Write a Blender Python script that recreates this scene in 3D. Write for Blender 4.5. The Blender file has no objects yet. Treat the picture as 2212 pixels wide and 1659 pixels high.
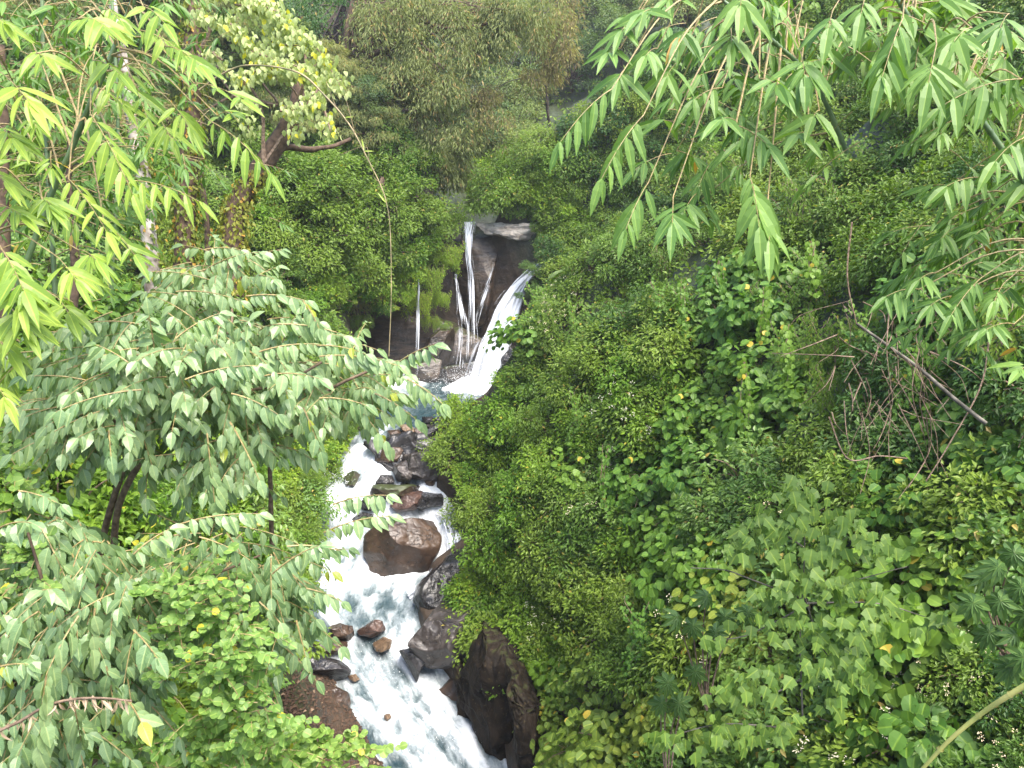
import bpy, math, random
import numpy as np
from mathutils import Vector, Matrix
from mathutils.bvhtree import BVHTree
C = bpy.context.scene.collection
RS = np.random.RandomState(7); random.seed(7)
D = math.radians
# ------------------------------------------------------------------ camera, sky, sun
PITCH = D(20)
F = 1106 / math.tan(D(33)); CX, CY = 1106.0, 829.5
cam = bpy.data.cameras.new('camera'); camo = bpy.data.objects.new('camera', cam); C.objects.link(camo)
cam.sensor_width = 36; cam.lens = 18 / math.tan(D(33)); cam.clip_end = 2000; cam.clip_start = .05
camo.location = (0, 0, 0); camo.rotation_euler = (D(70), 0, 0)
S = bpy.context.scene; S.camera = camo
w = bpy.data.worlds.new('World'); S.world = w; w.use_nodes = True
nt = w.node_tree; sky = nt.nodes.new('ShaderNodeTexSky'); sky.sky_type = 'NISHITA'; sky.sun_disc = False
SUN_EL, SUN_AZ = 66, 125        # azimuth from +Y, clockwise
sky.sun_elevation = D(SUN_EL); sky.sun_rotation = D(SUN_AZ); sky.air_density = 1.0; sky.dust_density = 3.0
nt.links.new(sky.outputs[0], nt.nodes['Background'].inputs[0]); nt.nodes['Background'].inputs[1].default_value = 0.15
sl = bpy.data.lights.new('sun', 'SUN'); sl.energy = 2.3; sl.angle = D(38); sl.color = (1, .94, .84)
so = bpy.data.objects.new('sun', sl); C.objects.link(so)
sd = Vector((math.cos(D(SUN_EL)) * math.sin(D(SUN_AZ)), math.cos(D(SUN_EL)) * math.cos(D(SUN_AZ)), math.sin(D(SUN_EL))))
so.rotation_euler = sd.to_track_quat('Z', 'Y').to_euler()
S.view_settings.view_transform = 'Standard'; S.view_settings.look = 'None'; S.view_settings.gamma = 1
S.view_settings.exposure = 1.95
S.cycles.max_bounces = 6; S.cycles.diffuse_bounces = 4; S.cycles.glossy_bounces = 2; S.cycles.transmission_bounces = 4
S.cycles.transparent_max_bounces = 10; S.cycles.volume_bounces = 0

# ------------------------------------------------------------------ maths helpers
cp, sp = math.cos(PITCH), math.sin(PITCH)
def ray(px, py):
    dx = (px - CX) / F; dy = (CY - py) / F
    return np.array([dx, cp + dy * sp, -sp + dy * cp])
def P(px, py, t): return ray(px, py) * t
def nrm(a):
    a = np.asarray(a, float); return a / np.maximum(np.linalg.norm(a, axis=-1, keepdims=True), 1e-9)
def hsh(i, j, k, s):
    n = (i * 374761393 + j * 668265263 + k * 2147483647 + s * 144665) & 0xffffffff
    n = ((n ^ (n >> 13)) * 1274126177) & 0xffffffff
    return ((n ^ (n >> 16)) & 0xffff) / 65535.0
def vnoise(p, s=0):
    p = np.asarray(p, float); i = np.floor(p).astype(np.int64); f = p - i; f = f * f * (3 - 2 * f); r = 0
    for a in (0, 1):
        for b in (0, 1):
            for c in (0, 1):
                wt = (f[:, 0] if a else 1 - f[:, 0]) * (f[:, 1] if b else 1 - f[:, 1]) * (f[:, 2] if c else 1 - f[:, 2])
                r = r + wt * hsh(i[:, 0] + a, i[:, 1] + b, i[:, 2] + c, s)
    return r * 2 - 1
def fbm(p, sc=1.0, o=4, s=0):
    r = 0; a = 1; tot = 0
    for k in range(o):
        r = r + a * vnoise(p * sc * 2 ** k + 17.3 * k, s + k); tot += a; a *= .5
    return r / tot
# ------------------------------------------------------------------ object helpers
def mesh_np(name, v, f, mats, parent=None, attrs=None, smooth=False, midx=None):
    """f: (n,3) or (n,4) int array"""
    v = np.ascontiguousarray(v, dtype=np.float32); f = np.ascontiguousarray(f, dtype=np.int32); k = f.shape[1]
    me = bpy.data.meshes.new(name); me.vertices.add(len(v)); me.vertices.foreach_set('co', v.ravel())
    me.loops.add(f.size); me.loops.foreach_set('vertex_index', f.ravel())
    me.polygons.add(len(f)); me.polygons.foreach_set('loop_start', np.arange(0, f.size, k, dtype=np.int32))
    if not isinstance(mats, (list, tuple)): mats = [mats]
    for m in mats: me.materials.append(m)
    if midx is not None: me.polygons.foreach_set('material_index', np.asarray(midx, dtype=np.int32))
    me.update(calc_edges=True)
    me.polygons.foreach_set('use_smooth', np.full(len(f), smooth, dtype=bool))
    for an, av in (attrs or {}).items():
        at = me.attributes.new(an, 'FLOAT', 'POINT'); at.data.foreach_set('value', np.ascontiguousarray(av, dtype=np.float32))
    o = bpy.data.objects.new(name, me); C.objects.link(o)
    if parent is not None: o.parent = parent
    return o
def tag(o, label=None, cat=None, group=None, kind=None):
    if label: o['label'] = label
    if cat: o['category'] = cat
    if group: o['group'] = group
    if kind: o['kind'] = kind
    return o
def empty(name, loc=(0, 0, 0)):
    o = bpy.data.objects.new(name, None); C.objects.link(o); o.location = tuple(loc); o.empty_display_size = .2
    return o
def local(v, root):
    return np.asarray(v) - np.array(root.location)
class Acc:
    """collects triangles"""
    def __init__(s): s.v = []; s.f = []; s.r = []; s.u = []; s.w = []; s.n = 0
    def add(s, v, f, r=None, u=None, w_=None):
        s.v.append(v); s.f.append(np.asarray(f) + s.n); s.n += len(v)
        z = np.zeros(len(v)); s.r.append(z if r is None else r); s.u.append(z if u is None else u); s.w.append(z if w_ is None else w_)
    def build(s, name, mat, parent=None, smooth=False, origin=None):
        v = np.concatenate(s.v)
        if origin is not None: v = v - np.asarray(origin)
        return mesh_np(name, v, np.concatenate(s.f), mat, parent, {'rnd': np.concatenate(s.r), 'lu': np.concatenate(s.u), 'lv': np.concatenate(s.w)}, smooth)
def tube(acc, pts, rad, n=6, wob=0.0):
    pts = np.asarray(pts, float); m = len(pts)
    rad = np.interp(np.linspace(0, 1, m), np.linspace(0, 1, len(rad)), rad) if len(rad) != m else np.asarray(rad)
    d = nrm(np.gradient(pts, axis=0)); ref = np.array([0, 0, 1.]) if abs(d[:, 2]).mean() < .8 else np.array([1., 0, 0])
    a = nrm(np.cross(d, ref)); b = np.cross(d, a)
    th = np.linspace(0, 2 * math.pi, n, endpoint=False)
    v = pts[:, None] + rad[:, None, None] * (np.cos(th)[None, :, None] * a[:, None] + np.sin(th)[None, :, None] * b[:, None])
    v = v.reshape(-1, 3)
    if wob: v = v + wob * np.stack([fbm(v, 3, 3, q) for q in (1, 2, 3)], 1)
    i = np.arange(m - 1)[:, None] * n + np.arange(n)[None]; j = np.arange(m - 1)[:, None] * n + (np.arange(n) + 1)[None] % n
    q1 = np.stack([i, j, j + n], -1).reshape(-1, 3); q2 = np.stack([i, j + n, i + n], -1).reshape(-1, 3)
    acc.add(v, np.concatenate([q1, q2]), np.full(len(v), RS.rand()))
def curve(pts, n=16):
    pts = np.asarray(pts, float)
    if len(pts) == 2: return pts[0] + (pts[1] - pts[0]) * np.linspace(0, 1, n)[:, None]
    pp = np.vstack([2 * pts[0] - pts[1], pts, 2 * pts[-1] - pts[-2]]); out = []
    for u in np.linspace(0, len(pts) - 1 - 1e-6, n):
        i = int(u); f = u - i; a, b, c, d = pp[i:i + 4]
        out.append(.5 * ((2 * b) + (-a + c) * f + (2 * a - 5 * b + 4 * c - d) * f ** 2 + (-a + 3 * b - 3 * c + d) * f ** 3))
    return np.array(out)
# ------------------------------------------------------------------ leaf templates: (verts, tris, across, along)
def strip_leaf(ts, ws, fold=.25, droop=.25):
    ts = np.array(ts); ws = np.array(ws); v = []; u = []; l = []
    for t in ts: v.append((0, t, -droop * t * t)); u.append(0); l.append(t)
    for s in (-1, 1):
        for t, w_ in zip(ts[1:-1], ws[1:-1]):
            v.append((s * w_, t, -droop * t * t + fold * w_)); u.append(s); l.append(t)
    n = len(ts); k = n - 2; f = []
    for s, off in ((-1, n), (1, n + k)):
        tr = [(0, 1, off)]
        for i in range(k - 1): tr += [(i + 1, i + 2, off + i), (i + 2, off + i + 1, off + i)]
        tr += [(n - 2, n - 1, off + k - 1)]
        f += tr if s < 0 else [(a, c, b) for a, b, c in tr]
    return np.array(v, float), np.array(f), np.array(u, float), np.array(l, float)
def poly_leaf(ang, rad, cup=.15, yoff=.5):
    v = [(0, yoff * .55, 0)]; u = [0]; l = [.3]
    for a, r in zip(ang, rad):
        v.append((math.sin(D(a)) * r, yoff * .55 + math.cos(D(a)) * r, cup * r * abs(math.sin(D(a))) - .25 * max(0, math.cos(D(a)) * r) ** 2)); u.append(math.sin(D(a))); l.append(r)
    n = len(ang); f = [(0, 1 + i, 1 + (i + 1) % n) for i in range(n)]
    return np.array(v, float), np.array(f), np.array(u, float), np.array(l, float)
L_LANCE = strip_leaf([0, .12, .35, .7, 1], [0, .07, .105, .075, 0], .3, .22)
L_OVATE = strip_leaf([0, .15, .4, .7, 1], [0, .15, .23, .17, 0], .35, .3)
L_OVATE2 = strip_leaf([0, .3, .65, 1], [0, .25, .2, 0], .3, .3)
L_SMALL = (np.array([(0, 0, 0), (-.24, .45, .07), (.24, .45, .07), (0, 1, -.15)], float), np.array([(0, 3, 1), (0, 2, 3)]), np.array([0, -1, 1, 0.]), np.array([0, .5, .5, 1.]))
L_NARROW = (np.array([(0, 0, 0), (-.11, .45, .05), (.11, .45, .05), (0, 1, -.2)], float), np.array([(0, 3, 1), (0, 2, 3)]), np.array([0, -1, 1, 0.]), np.array([0, .5, .5, 1.]))
L_ROUND = poly_leaf([0, 45, 90, 130, 165, 195, 230, 270, 315], [.56, .5, .48, .5, .42, .42, .5, .48, .5])
L_ROUNDER = poly_leaf([0, 60, 120, 180, 240, 300], [.5, .44, .42, .4, .42, .44], .12)
L_MAPLE = poly_leaf([0, 16, 30, 48, 62, 80, 105, 130, 165, 195, 230, 255, 280, 298, 312, 330, 344], [.72, .46, .4, .6, .42, .38, .5, .36, .34, .34, .36, .5, .38, .42, .6, .4, .46], .1)
def put_leaves(acc, T, pos, yd, zd, size, wid=None):
    pos = np.asarray(pos, float); n = len(pos)
    if n == 0: return
    y = nrm(yd); x = nrm(np.cross(y, zd)); z = np.cross(x, y); tv = T[0]
    size = np.broadcast_to(size, (n,)); ww = size if wid is None else size * np.broadcast_to(wid, (n,))
    v = pos[:, None] + tv[None, :, 0, None] * x[:, None] * ww[:, None, None] + tv[None, :, 1, None] * y[:, None] * size[:, None, None] + tv[None, :, 2, None] * z[:, None] * size[:, None, None]
    k = len(tv); f = T[1][None] + (np.arange(n) * k)[:, None, None]
    r = np.repeat(RS.rand(n), k)
    acc.add(v.reshape(-1, 3), f.reshape(-1, 3), r, np.tile(T[2], n), np.tile(T[3], n))
# ------------------------------------------------------------------ materials
def newmat(name):
    m = bpy.data.materials.new(name); m.use_nodes = True; return m, m.node_tree.nodes, m.node_tree.links
def leaf_mat(name, dark, light, odd=(.35, .28, .04), oddp=.02, trans=.3, rough=.45, veins=0, hue=.5):
    m, N, L = newmat(name); b = N['Principled BSDF']
    at = N.new('ShaderNodeAttribute'); at.attribute_name = 'rnd'
    oi = N.new('ShaderNodeObjectInfo'); tc = N.new('ShaderNodeTexCoord'); nz = N.new('ShaderNodeTexNoise'); nz.inputs['Scale'].default_value = 1.3
    L.new(tc.outputs['Object'], nz.inputs['Vector'])
    a1 = N.new('ShaderNodeMath'); a1.operation = 'MULTIPLY_ADD'; a1.inputs[1].default_value = .45; a1.inputs[2].default_value = 0
    L.new(at.outputs['Fac'], a1.inputs[0])
    a2 = N.new('ShaderNodeMath'); a2.operation = 'MULTIPLY_ADD'; a2.inputs[1].default_value = .4; L.new(oi.outputs['Random'], a2.inputs[0]); L.new(a1.outputs[0], a2.inputs[2])
    a3 = N.new('ShaderNodeMath'); a3.operation = 'MULTIPLY_ADD'; a3.inputs[1].default_value = .5; L.new(nz.outputs['Fac'], a3.inputs[0]); L.new(a2.outputs[0], a3.inputs[2])
    mr = N.new('ShaderNodeMapRange'); mr.inputs[1].default_value = .2; mr.inputs[2].default_value = 1.05; L.new(a3.outputs[0], mr.inputs[0])
    mx = N.new('ShaderNodeMix'); mx.data_type = 'RGBA'; mx.inputs[6].default_value = (*dark, 1); mx.inputs[7].default_value = (*light, 1)
    L.new(mr.outputs[0], mx.inputs[0]); col = mx.outputs[2]
    hs = N.new('ShaderNodeMapRange'); hs.inputs[3].default_value = 0; hs.inputs[4].default_value = hue; L.new(oi.outputs['Random'], hs.inputs[0])
    hm = N.new('ShaderNodeMix'); hm.data_type = 'RGBA'; hm.blend_type = 'MULTIPLY'; L.new(hs.outputs[0], hm.inputs[0]); L.new(col, hm.inputs[6]); hm.inputs[7].default_value = (1.55, 1.15, .75, 1); col = hm.outputs[2]
    gt = N.new('ShaderNodeMath'); gt.operation = 'GREATER_THAN'; gt.inputs[1].default_value = 1 - oddp; L.new(at.outputs['Fac'], gt.inputs[0])
    m2 = N.new('ShaderNodeMix'); m2.data_type = 'RGBA'; L.new(gt.outputs[0], m2.inputs[0]); L.new(col, m2.inputs[6]); m2.inputs[7].default_value = (*odd, 1); col = m2.outputs[2]
    if veins:
        lu = N.new('ShaderNodeAttribute'); lu.attribute_name = 'lu'; lv = N.new('ShaderNodeAttribute'); lv.attribute_name = 'lv'
        ab = N.new('ShaderNodeMath'); ab.operation = 'ABSOLUTE'; L.new(lu.outputs['Fac'], ab.inputs[0])
        rm = N.new('ShaderNodeMapRange'); rm.inputs[1].default_value = .04; rm.inputs[2].default_value = .16; rm.inputs[3].default_value = 1; rm.inputs[4].default_value = 0; L.new(ab.outputs[0], rm.inputs[0])
        # side veins
        s1 = N.new('ShaderNodeMath'); s1.operation = 'MULTIPLY_ADD'; s1.inputs[1].default_value = -.22; L.new(ab.outputs[0], s1.inputs[0]); L.new(lv.outputs['Fac'], s1.inputs[2])
        s2 = N.new('ShaderNodeMath'); s2.operation = 'MULTIPLY'; s2.inputs[1].default_value = 55; L.new(s1.outputs[0], s2.inputs[0])
        s3 = N.new('ShaderNodeMath'); s3.operation = 'SINE'; L.new(s2.outputs[0], s3.inputs[0])
        s4 = N.new('ShaderNodeMapRange'); s4.inputs[1].default_value = .75; s4.inputs[2].default_value = 1; s4.inputs[3].default_value = 0; s4.inputs[4].default_value = veins * .5; L.new(s3.outputs[0], s4.inputs[0])
        mxx = N.new('ShaderNodeMath'); mxx.operation = 'MAXIMUM'; L.new(rm.outputs[0], mxx.inputs[0]); L.new(s4.outputs[0], mxx.inputs[1])
        mm = N.new('ShaderNodeMath'); mm.operation = 'MULTIPLY'; mm.inputs[1].default_value = .55; L.new(mxx.outputs[0], mm.inputs[0])
        m3 = N.new('ShaderNodeMix'); m3.data_type = 'RGBA'; L.new(mm.outputs[0], m3.inputs[0]); L.new(col, m3.inputs[6]); m3.inputs[7].default_value = (min(1, light[0] * 1.7 + .02), min(1, light[1] * 1.5), light[2] * 1.3, 1); col = m3.outputs[2]
    L.new(col, b.inputs['Base Color']); b.inputs['Roughness'].default_value = rough; b.inputs['Specular IOR Level'].default_value = .5 if veins >= .6 else .32
    tr = N.new('ShaderNodeBsdfTranslucent'); g = N.new('ShaderNodeMix'); g.data_type = 'RGBA'; g.blend_type = 'MULTIPLY'; g.inputs[0].default_value = 1
    L.new(col, g.inputs[6]); g.inputs[7].default_value = (1.5, 1.6, .6, 1); L.new(g.outputs[2], tr.inputs['Color'])
    ms = N.new('ShaderNodeMixShader'); ms.inputs[0].default_value = trans; L.new(b.outputs[0], ms.inputs[1]); L.new(tr.outputs[0], ms.inputs[2])
    L.new(ms.outputs[0], N['Material Output'].inputs['Surface'])
    return m
def bark_mat(name, c1, c2, sc=12, rough=.85):
    m, N, L = newmat(name); b = N['Principled BSDF']; tc = N.new('ShaderNodeTexCoord'); nz = N.new('ShaderNodeTexNoise'); nz.inputs['Scale'].default_value = sc; nz.inputs['Detail'].default_value = 6
    L.new(tc.outputs['Object'], nz.inputs['Vector']); rp = N.new('ShaderNodeValToRGB'); rp.color_ramp.elements[0].position = .38; rp.color_ramp.elements[1].position = .62
    rp.color_ramp.elements[0].color = (*c1, 1); rp.color_ramp.elements[1].color = (*c2, 1); L.new(nz.outputs['Fac'], rp.inputs[0]); L.new(rp.outputs[0], b.inputs['Base Color'])
    b.inputs['Roughness'].default_value = rough; bp = N.new('ShaderNodeBump'); bp.inputs['Strength'].default_value = .6; bp.inputs['Distance'].default_value = .02; L.new(nz.outputs['Fac'], bp.inputs['Height']); L.new(bp.outputs[0], b.inputs['Normal'])
    return m
def rock_mat(name, c1, c2, c3=None, moss=0.0, rough=.5, sc=1.5, strata=0.0):
    m, N, L = newmat(name); b = N['Principled BSDF']; tc = N.new('ShaderNodeTexCoord')
    mp = N.new('ShaderNodeMapping'); mp.inputs['Scale'].default_value = (1, 1, 1 + 4 * strata); L.new(tc.outputs['Object'], mp.inputs[0])
    n1 = N.new('ShaderNodeTexNoise'); n1.inputs['Scale'].default_value = sc; n1.inputs['Detail'].default_value = 8; n1.inputs['Roughness'].default_value = .62; L.new(mp.outputs[0], n1.inputs['Vector'])
    n2 = N.new('ShaderNodeTexNoise'); n2.inputs['Scale'].default_value = sc * 9; n2.inputs['Detail'].default_value = 5; L.new(mp.outputs[0], n2.inputs['Vector'])
    rp = N.new('ShaderNodeValToRGB'); e = rp.color_ramp.elements; e[0].position = .36; e[1].position = .66; e[0].color = (*c1, 1); e[1].color = (*c2, 1)
    L.new(n1.outputs['Fac'], rp.inputs[0]); col = rp.outputs[0]
    if c3:
        rp2 = N.new('ShaderNodeValToRGB'); rp2.color_ramp.elements[0].position = .6; rp2.color_ramp.elements[1].position = .72
        L.new(n2.outputs['Fac'], rp2.inputs[0]); mx = N.new('ShaderNodeMix'); mx.data_type = 'RGBA'; L.new(rp2.outputs[0], mx.inputs[0]); L.new(col, mx.inputs[6]); mx.inputs[7].default_value = (*c3, 1); col = mx.outputs[2]
    if moss:
        ge = N.new('ShaderNodeNewGeometry'); sx = N.new('ShaderNodeSeparateXYZ'); L.new(ge.outputs['Normal'], sx.inputs[0])
        ad = N.new('ShaderNodeMath'); ad.operation = 'MULTIPLY_ADD'; ad.inputs[1].default_value = .5; L.new(sx.outputs[2], ad.inputs[0]); L.new(n1.outputs['Fac'], ad.inputs[2])
        r3 = N.new('ShaderNodeMapRange'); r3.inputs[1].default_value = 1.0 - .6 * moss; r3.inputs[2].default_value = 1.15 - .6 * moss; L.new(ad.outputs[0], r3.inputs[0])
        mx = N.new('ShaderNodeMix'); mx.data_type = 'RGBA'; L.new(r3.outputs[0], mx.inputs[0]); L.new(col, mx.inputs[6]); mx.inputs[7].default_value = (.035, .045, .012, 1); col = mx.outputs[2]
    nc = N.new('ShaderNodeTexNoise'); nc.inputs['Scale'].default_value = sc * 1.3; nc.inputs['Detail'].default_value = 4; nc.inputs['Distortion'].default_value = .8; L.new(mp.outputs[0], nc.inputs['Vector'])
    c1_ = N.new('ShaderNodeMath'); c1_.operation = 'SUBTRACT'; c1_.inputs[1].default_value = .5; L.new(nc.outputs['Fac'], c1_.inputs[0]); c2_ = N.new('ShaderNodeMath'); c2_.operation = 'ABSOLUTE'; L.new(c1_.outputs[0], c2_.inputs[0])
    ck = N.new('ShaderNodeMapRange'); ck.inputs[1].default_value = .002; ck.inputs[2].default_value = .012; ck.inputs[3].default_value = .35; ck.inputs[4].default_value = 1; L.new(c2_.outputs[0], ck.inputs[0])
    cm = N.new('ShaderNodeMix'); cm.data_type = 'RGBA'; cm.blend_type = 'MULTIPLY'; cm.inputs[0].default_value = 1; L.new(col, cm.inputs[6]); L.new(ck.outputs[0], cm.inputs[7]); col = cm.outputs[2]
    L.new(col, b.inputs['Base Color']); b.inputs['Roughness'].default_value = rough
    rr = N.new('ShaderNodeMapRange'); rr.inputs[3].default_value = rough * .6; rr.inputs[4].default_value = min(1, rough * 1.4); L.new(n1.outputs['Fac'], rr.inputs[0]); L.new(rr.outputs[0], b.inputs['Roughness'])
    bp = N.new('ShaderNodeBump'); bp.inputs['Strength'].default_value = .7; bp.inputs['Distance'].default_value = .08
    am = N.new('ShaderNodeMath'); am.operation = 'MULTIPLY_ADD'; am.inputs[1].default_value = .3; L.new(n2.outputs['Fac'], am.inputs[0]); L.new(n1.outputs['Fac'], am.inputs[2]); cb_ = N.new('ShaderNodeMath'); cb_.operation = 'MULTIPLY_ADD'; cb_.inputs[1].default_value = .25; L.new(ck.outputs[0], cb_.inputs[0]); L.new(am.outputs[0], cb_.inputs[2]); L.new(cb_.outputs[0], bp.inputs['Height']); L.new(bp.outputs[0], b.inputs['Normal'])
    return m
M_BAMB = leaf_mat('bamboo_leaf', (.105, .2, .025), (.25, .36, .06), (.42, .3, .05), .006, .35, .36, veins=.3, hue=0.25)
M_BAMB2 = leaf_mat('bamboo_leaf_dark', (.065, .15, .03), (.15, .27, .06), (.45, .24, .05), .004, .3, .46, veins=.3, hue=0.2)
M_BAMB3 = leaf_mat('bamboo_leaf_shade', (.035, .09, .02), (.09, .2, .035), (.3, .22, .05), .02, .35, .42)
M_SHRUB = leaf_mat('grey_green_leaf', (.1, .185, .072), (.22, .32, .15), (.3, .34, .04), .015, .3, .36, veins=.8, hue=0.12)
M_SHRUB2 = leaf_mat('deep_shrub_leaf', (.05, .13, .022), (.13, .24, .045), (.35, .25, .05), .01, .32, .42, veins=.6)
M_ROUND = leaf_mat('round_leaf', (.085, .18, .035), (.18, .3, .075), (.45, .4, .04), .02, .35, .45, veins=.3)
M_PALE = leaf_mat('pale_vine_leaf', (.22, .29, .1), (.45, .51, .24), (.6, .55, .05), .05, .35, .5, hue=0.1)
M_KUDZU = leaf_mat('heart_leaf', (.045, .12, .015), (.11, .22, .03), (.42, .32, .04), .012, .3, .5, veins=.25)
M_KUDZUY = leaf_mat('yellow_heart_leaf', (.1, .17, .025), (.2, .28, .045), (.5, .36, .05), .015, .3, .5, veins=.25)
M_SMALLG = leaf_mat('small_green_leaf', (.05, .115, .013), (.14, .235, .03), (.3, .25, .05), .01, .3, .5)
M_BRIGHT = leaf_mat('bright_streamside_leaf', (.06, .15, .012), (.17, .3, .03), (.4, .36, .04), .02, .35, .5)
M_DARKG = leaf_mat('dark_green_leaf', (.022, .07, .012), (.07, .15, .025), (.3, .22, .06), .015, .28, .48)
M_OLIVE = leaf_mat('olive_leaf', (.12, .155, .05), (.29, .32, .13), (.38, .28, .12), .06, .3, .6, hue=0.2)
M_TAN = leaf_mat('dry_tan_leaf', (.16, .14, .06), (.34, .28, .15), (.35, .34, .12), .2, .3, .7, hue=0.1)
M_FAR = leaf_mat('far_leaf', (.085, .14, .045), (.2, .27, .1), (.3, .25, .1), .03, .3, .6, hue=0.35)
M_FARB = leaf_mat('far_dark_leaf', (.05, .1, .035), (.12, .19, .07), (.25, .25, .1), .02, .3, .6)
M_MAPLE = leaf_mat('lobed_leaf', (.07, .14, .022), (.15, .24, .045), (.5, .36, .03), 0, .3, .5, veins=.3, hue=0.2)
M_PALM = leaf_mat('finger_leaf', (.035, .085, .02), (.085, .155, .04), (.3, .2, .05), .0, .25, .4, veins=.3, hue=0)
M_FERN = leaf_mat('fern_leaf', (.13, .2, .02), (.26, .33, .045), (.4, .35, .05), .02, .35, .5)
M_MOSSY = leaf_mat('hanging_moss_leaf', (.1, .19, .015), (.22, .34, .03), (.3, .35, .03), .03, .35, .6)
M_IVY = leaf_mat('ivy_leaf', (.08, .13, .02), (.22, .25, .04), (.42, .24, .04), .07, .3, .5)
M_WHITE = leaf_mat('tiny_white_flower', (.6, .58, .45), (.8, .78, .65), (.7, .7, .6), 0, .2, .6)
M_CANE = bark_mat('bamboo_cane', (.07, .12, .045), (.13, .19, .08), 6, .4)
M_STRAW = bark_mat('dry_cane', (.14, .13, .06), (.36, .27, .14), 7, .6)
M_YCANE = bark_mat('yellow_green_cane', (.3, .33, .08), (.48, .44, .14), 5, .4)
M_BARK = bark_mat('brown_bark', (.05, .03, .018), (.14, .09, .055), 10)
M_PBARK = bark_mat('pale_bark', (.1, .075, .055), (.42, .38, .33), 5)
M_TWIG = bark_mat('yellow_twig', (.2, .15, .06), (.33, .25, .1), 30, .6)
M_BROWNTW = bark_mat('brown_twig', (.1, .065, .04), (.22, .15, .1), 25, .7)
M_DEAD = leaf_mat('withered_leaf', (.3, .2, .13), (.55, .42, .3), (.4, .3, .2), 0, .2, .8, hue=0)
R_BROWN = rock_mat('brown_wet_rock', (.02, .012, .008), (.08, .048, .03), (.11, .075, .052), rough=.4, sc=.9)
R_BLACK = rock_mat('black_wet_rock', (.008, .008, .009), (.035, .032, .032), (.06, .055, .05), rough=.28, sc=1.5)
R_GREY = rock_mat('grey_rock', (.022, .018, .016), (.07, .058, .052), (.16, .14, .12), rough=.45, sc=.8)
R_RED = rock_mat('reddish_rock', (.03, .016, .012), (.1, .055, .04), (.14, .1, .08), rough=.4, sc=2)
R_TAN = rock_mat('tan_rock', (.09, .055, .03), (.2, .13, .075), (.2, .14, .09), rough=.5, sc=2)
R_MOSS = rock_mat('mossy_rock', (.03, .022, .015), (.09, .065, .04), (.08, .08, .03), moss=.7, rough=.5, sc=1.2)
R_PALE = rock_mat('pale_ledge_rock', (.2, .17, .14), (.5, .45, .39), (.2, .17, .13), rough=.75, sc=1.2, strata=1)
R_CLIFF = rock_mat('wet_cliff_rock', (.014, .011, .009), (.085, .058, .038), (.1, .075, .055), moss=.25, rough=.38, sc=1.0, strata=.8)
R_WALL = rock_mat('dark_bank_rock', (.006, .005, .004), (.028, .019, .012), (.06, .045, .02), moss=.1, rough=.8, sc=1.6, strata=.0)

R_WALL.node_tree.nodes['Principled BSDF'].inputs['Specular IOR Level'].default_value = .15
# ------------------------------------------------------------------ stream stations: image row, left edge, right edge, water level
ST = [(1659, 850, 1085, -16), (1580, 800, 1050, -15.9), (1500, 745, 985, -15.7), (1420, 700, 930, -15.4), (1370, 660, 900, -15.1), (1330, 630, 890, -14.9), (1250, 660, 905, -14.7),
      (1180, 680, 990, -14.45), (1120, 690, 985, -14.0), (1060, 690, 935, -13.3), (1000, 715, 930, -12.8), (950, 760, 950, -12.45), (905, 815, 1000, -12.1), (870, 790, 1090, -12), (835, 760, 1150, -12), (805, 740, 1180, -12)]
rows = []
for py, l, r, z in ST:
    d = ray(CX, py); t = z / d[2]; rows.append((d[1] * t, (l - CX) / F * t, (r - CX) / F * t, z, t, py))
rows = np.array(rows)
def tw(py): return float(np.interp(-py, -rows[:, 5], rows[:, 4]))     # distance of the water under an image row
YS = np.concatenate([[-20, 0, 8], rows[:, 0], [36.0, 36.9, 38, 46, 60, 90, 160]])
XL = np.concatenate([[-2.5, -2.2, -2.4], rows[:, 1], [-8.0, -3.2, -3.0, -3, -2, -2, -2]])
XR = np.concatenate([[1.5, 1.2, .8], rows[:, 2], [1.0, -1.2, -.8, 0, 2, 2, 2]])
ZW = np.concatenate([[-18.5, -17.6, -17], rows[:, 3], [-12, -6.2, -5.9, -5, -1.5, 8, 16]])
def stn(y): return np.interp(y, YS, XL), np.interp(y, YS, XR), np.interp(y, YS, ZW)
RP = {5: [(0, -.5), (.2, .4), (1., 1.6), (2.2, 4.8), (3., 7.), (4.6, 9.8), (6.6, 12.6), (9, 16), (16, 22), (60, 28), (140, 32)],
      14: [(0, -.5), (.2, .4), (1., 1.4), (2.2, 4.2), (3., 6.3), (5., 9.6), (7, 12.6), (10, 16), (16, 22), (60, 28), (140, 32)],
      18: [(0, -.5), (.3, .7), (2., 1.3), (2.8, 3.4), (3.6, 5.3), (5.5, 8), (8, 11), (12, 15), (18, 20), (60, 28), (140, 32)],
      24: [(0, -.5), (.3, .5), (1.5, 1.2), (2.5, 3.), (3.6, 5.), (5, 7.2), (8, 10), (12, 13), (20, 19), (60, 28), (140, 32)],
      31: [(0, -.5), (.2, .6), (1., 1.3), (2.2, 2.4), (3.4, 4.), (5, 6.), (8, 8.5), (12, 12), (20, 18), (60, 28), (140, 32)],
      36: [(0, -.5), (.2, 2), (.6, 4), (1.6, 6), (3., 7), (5, 8), (8, 9.5), (12, 12), (20, 18), (60, 28), (140, 32)],
      39: [(0, 0), (1, .3), (3, 1.2), (6, 3), (9, 5), (12, 7), (16, 10), (22, 15), (30, 21), (60, 28), (140, 32)]}
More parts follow.
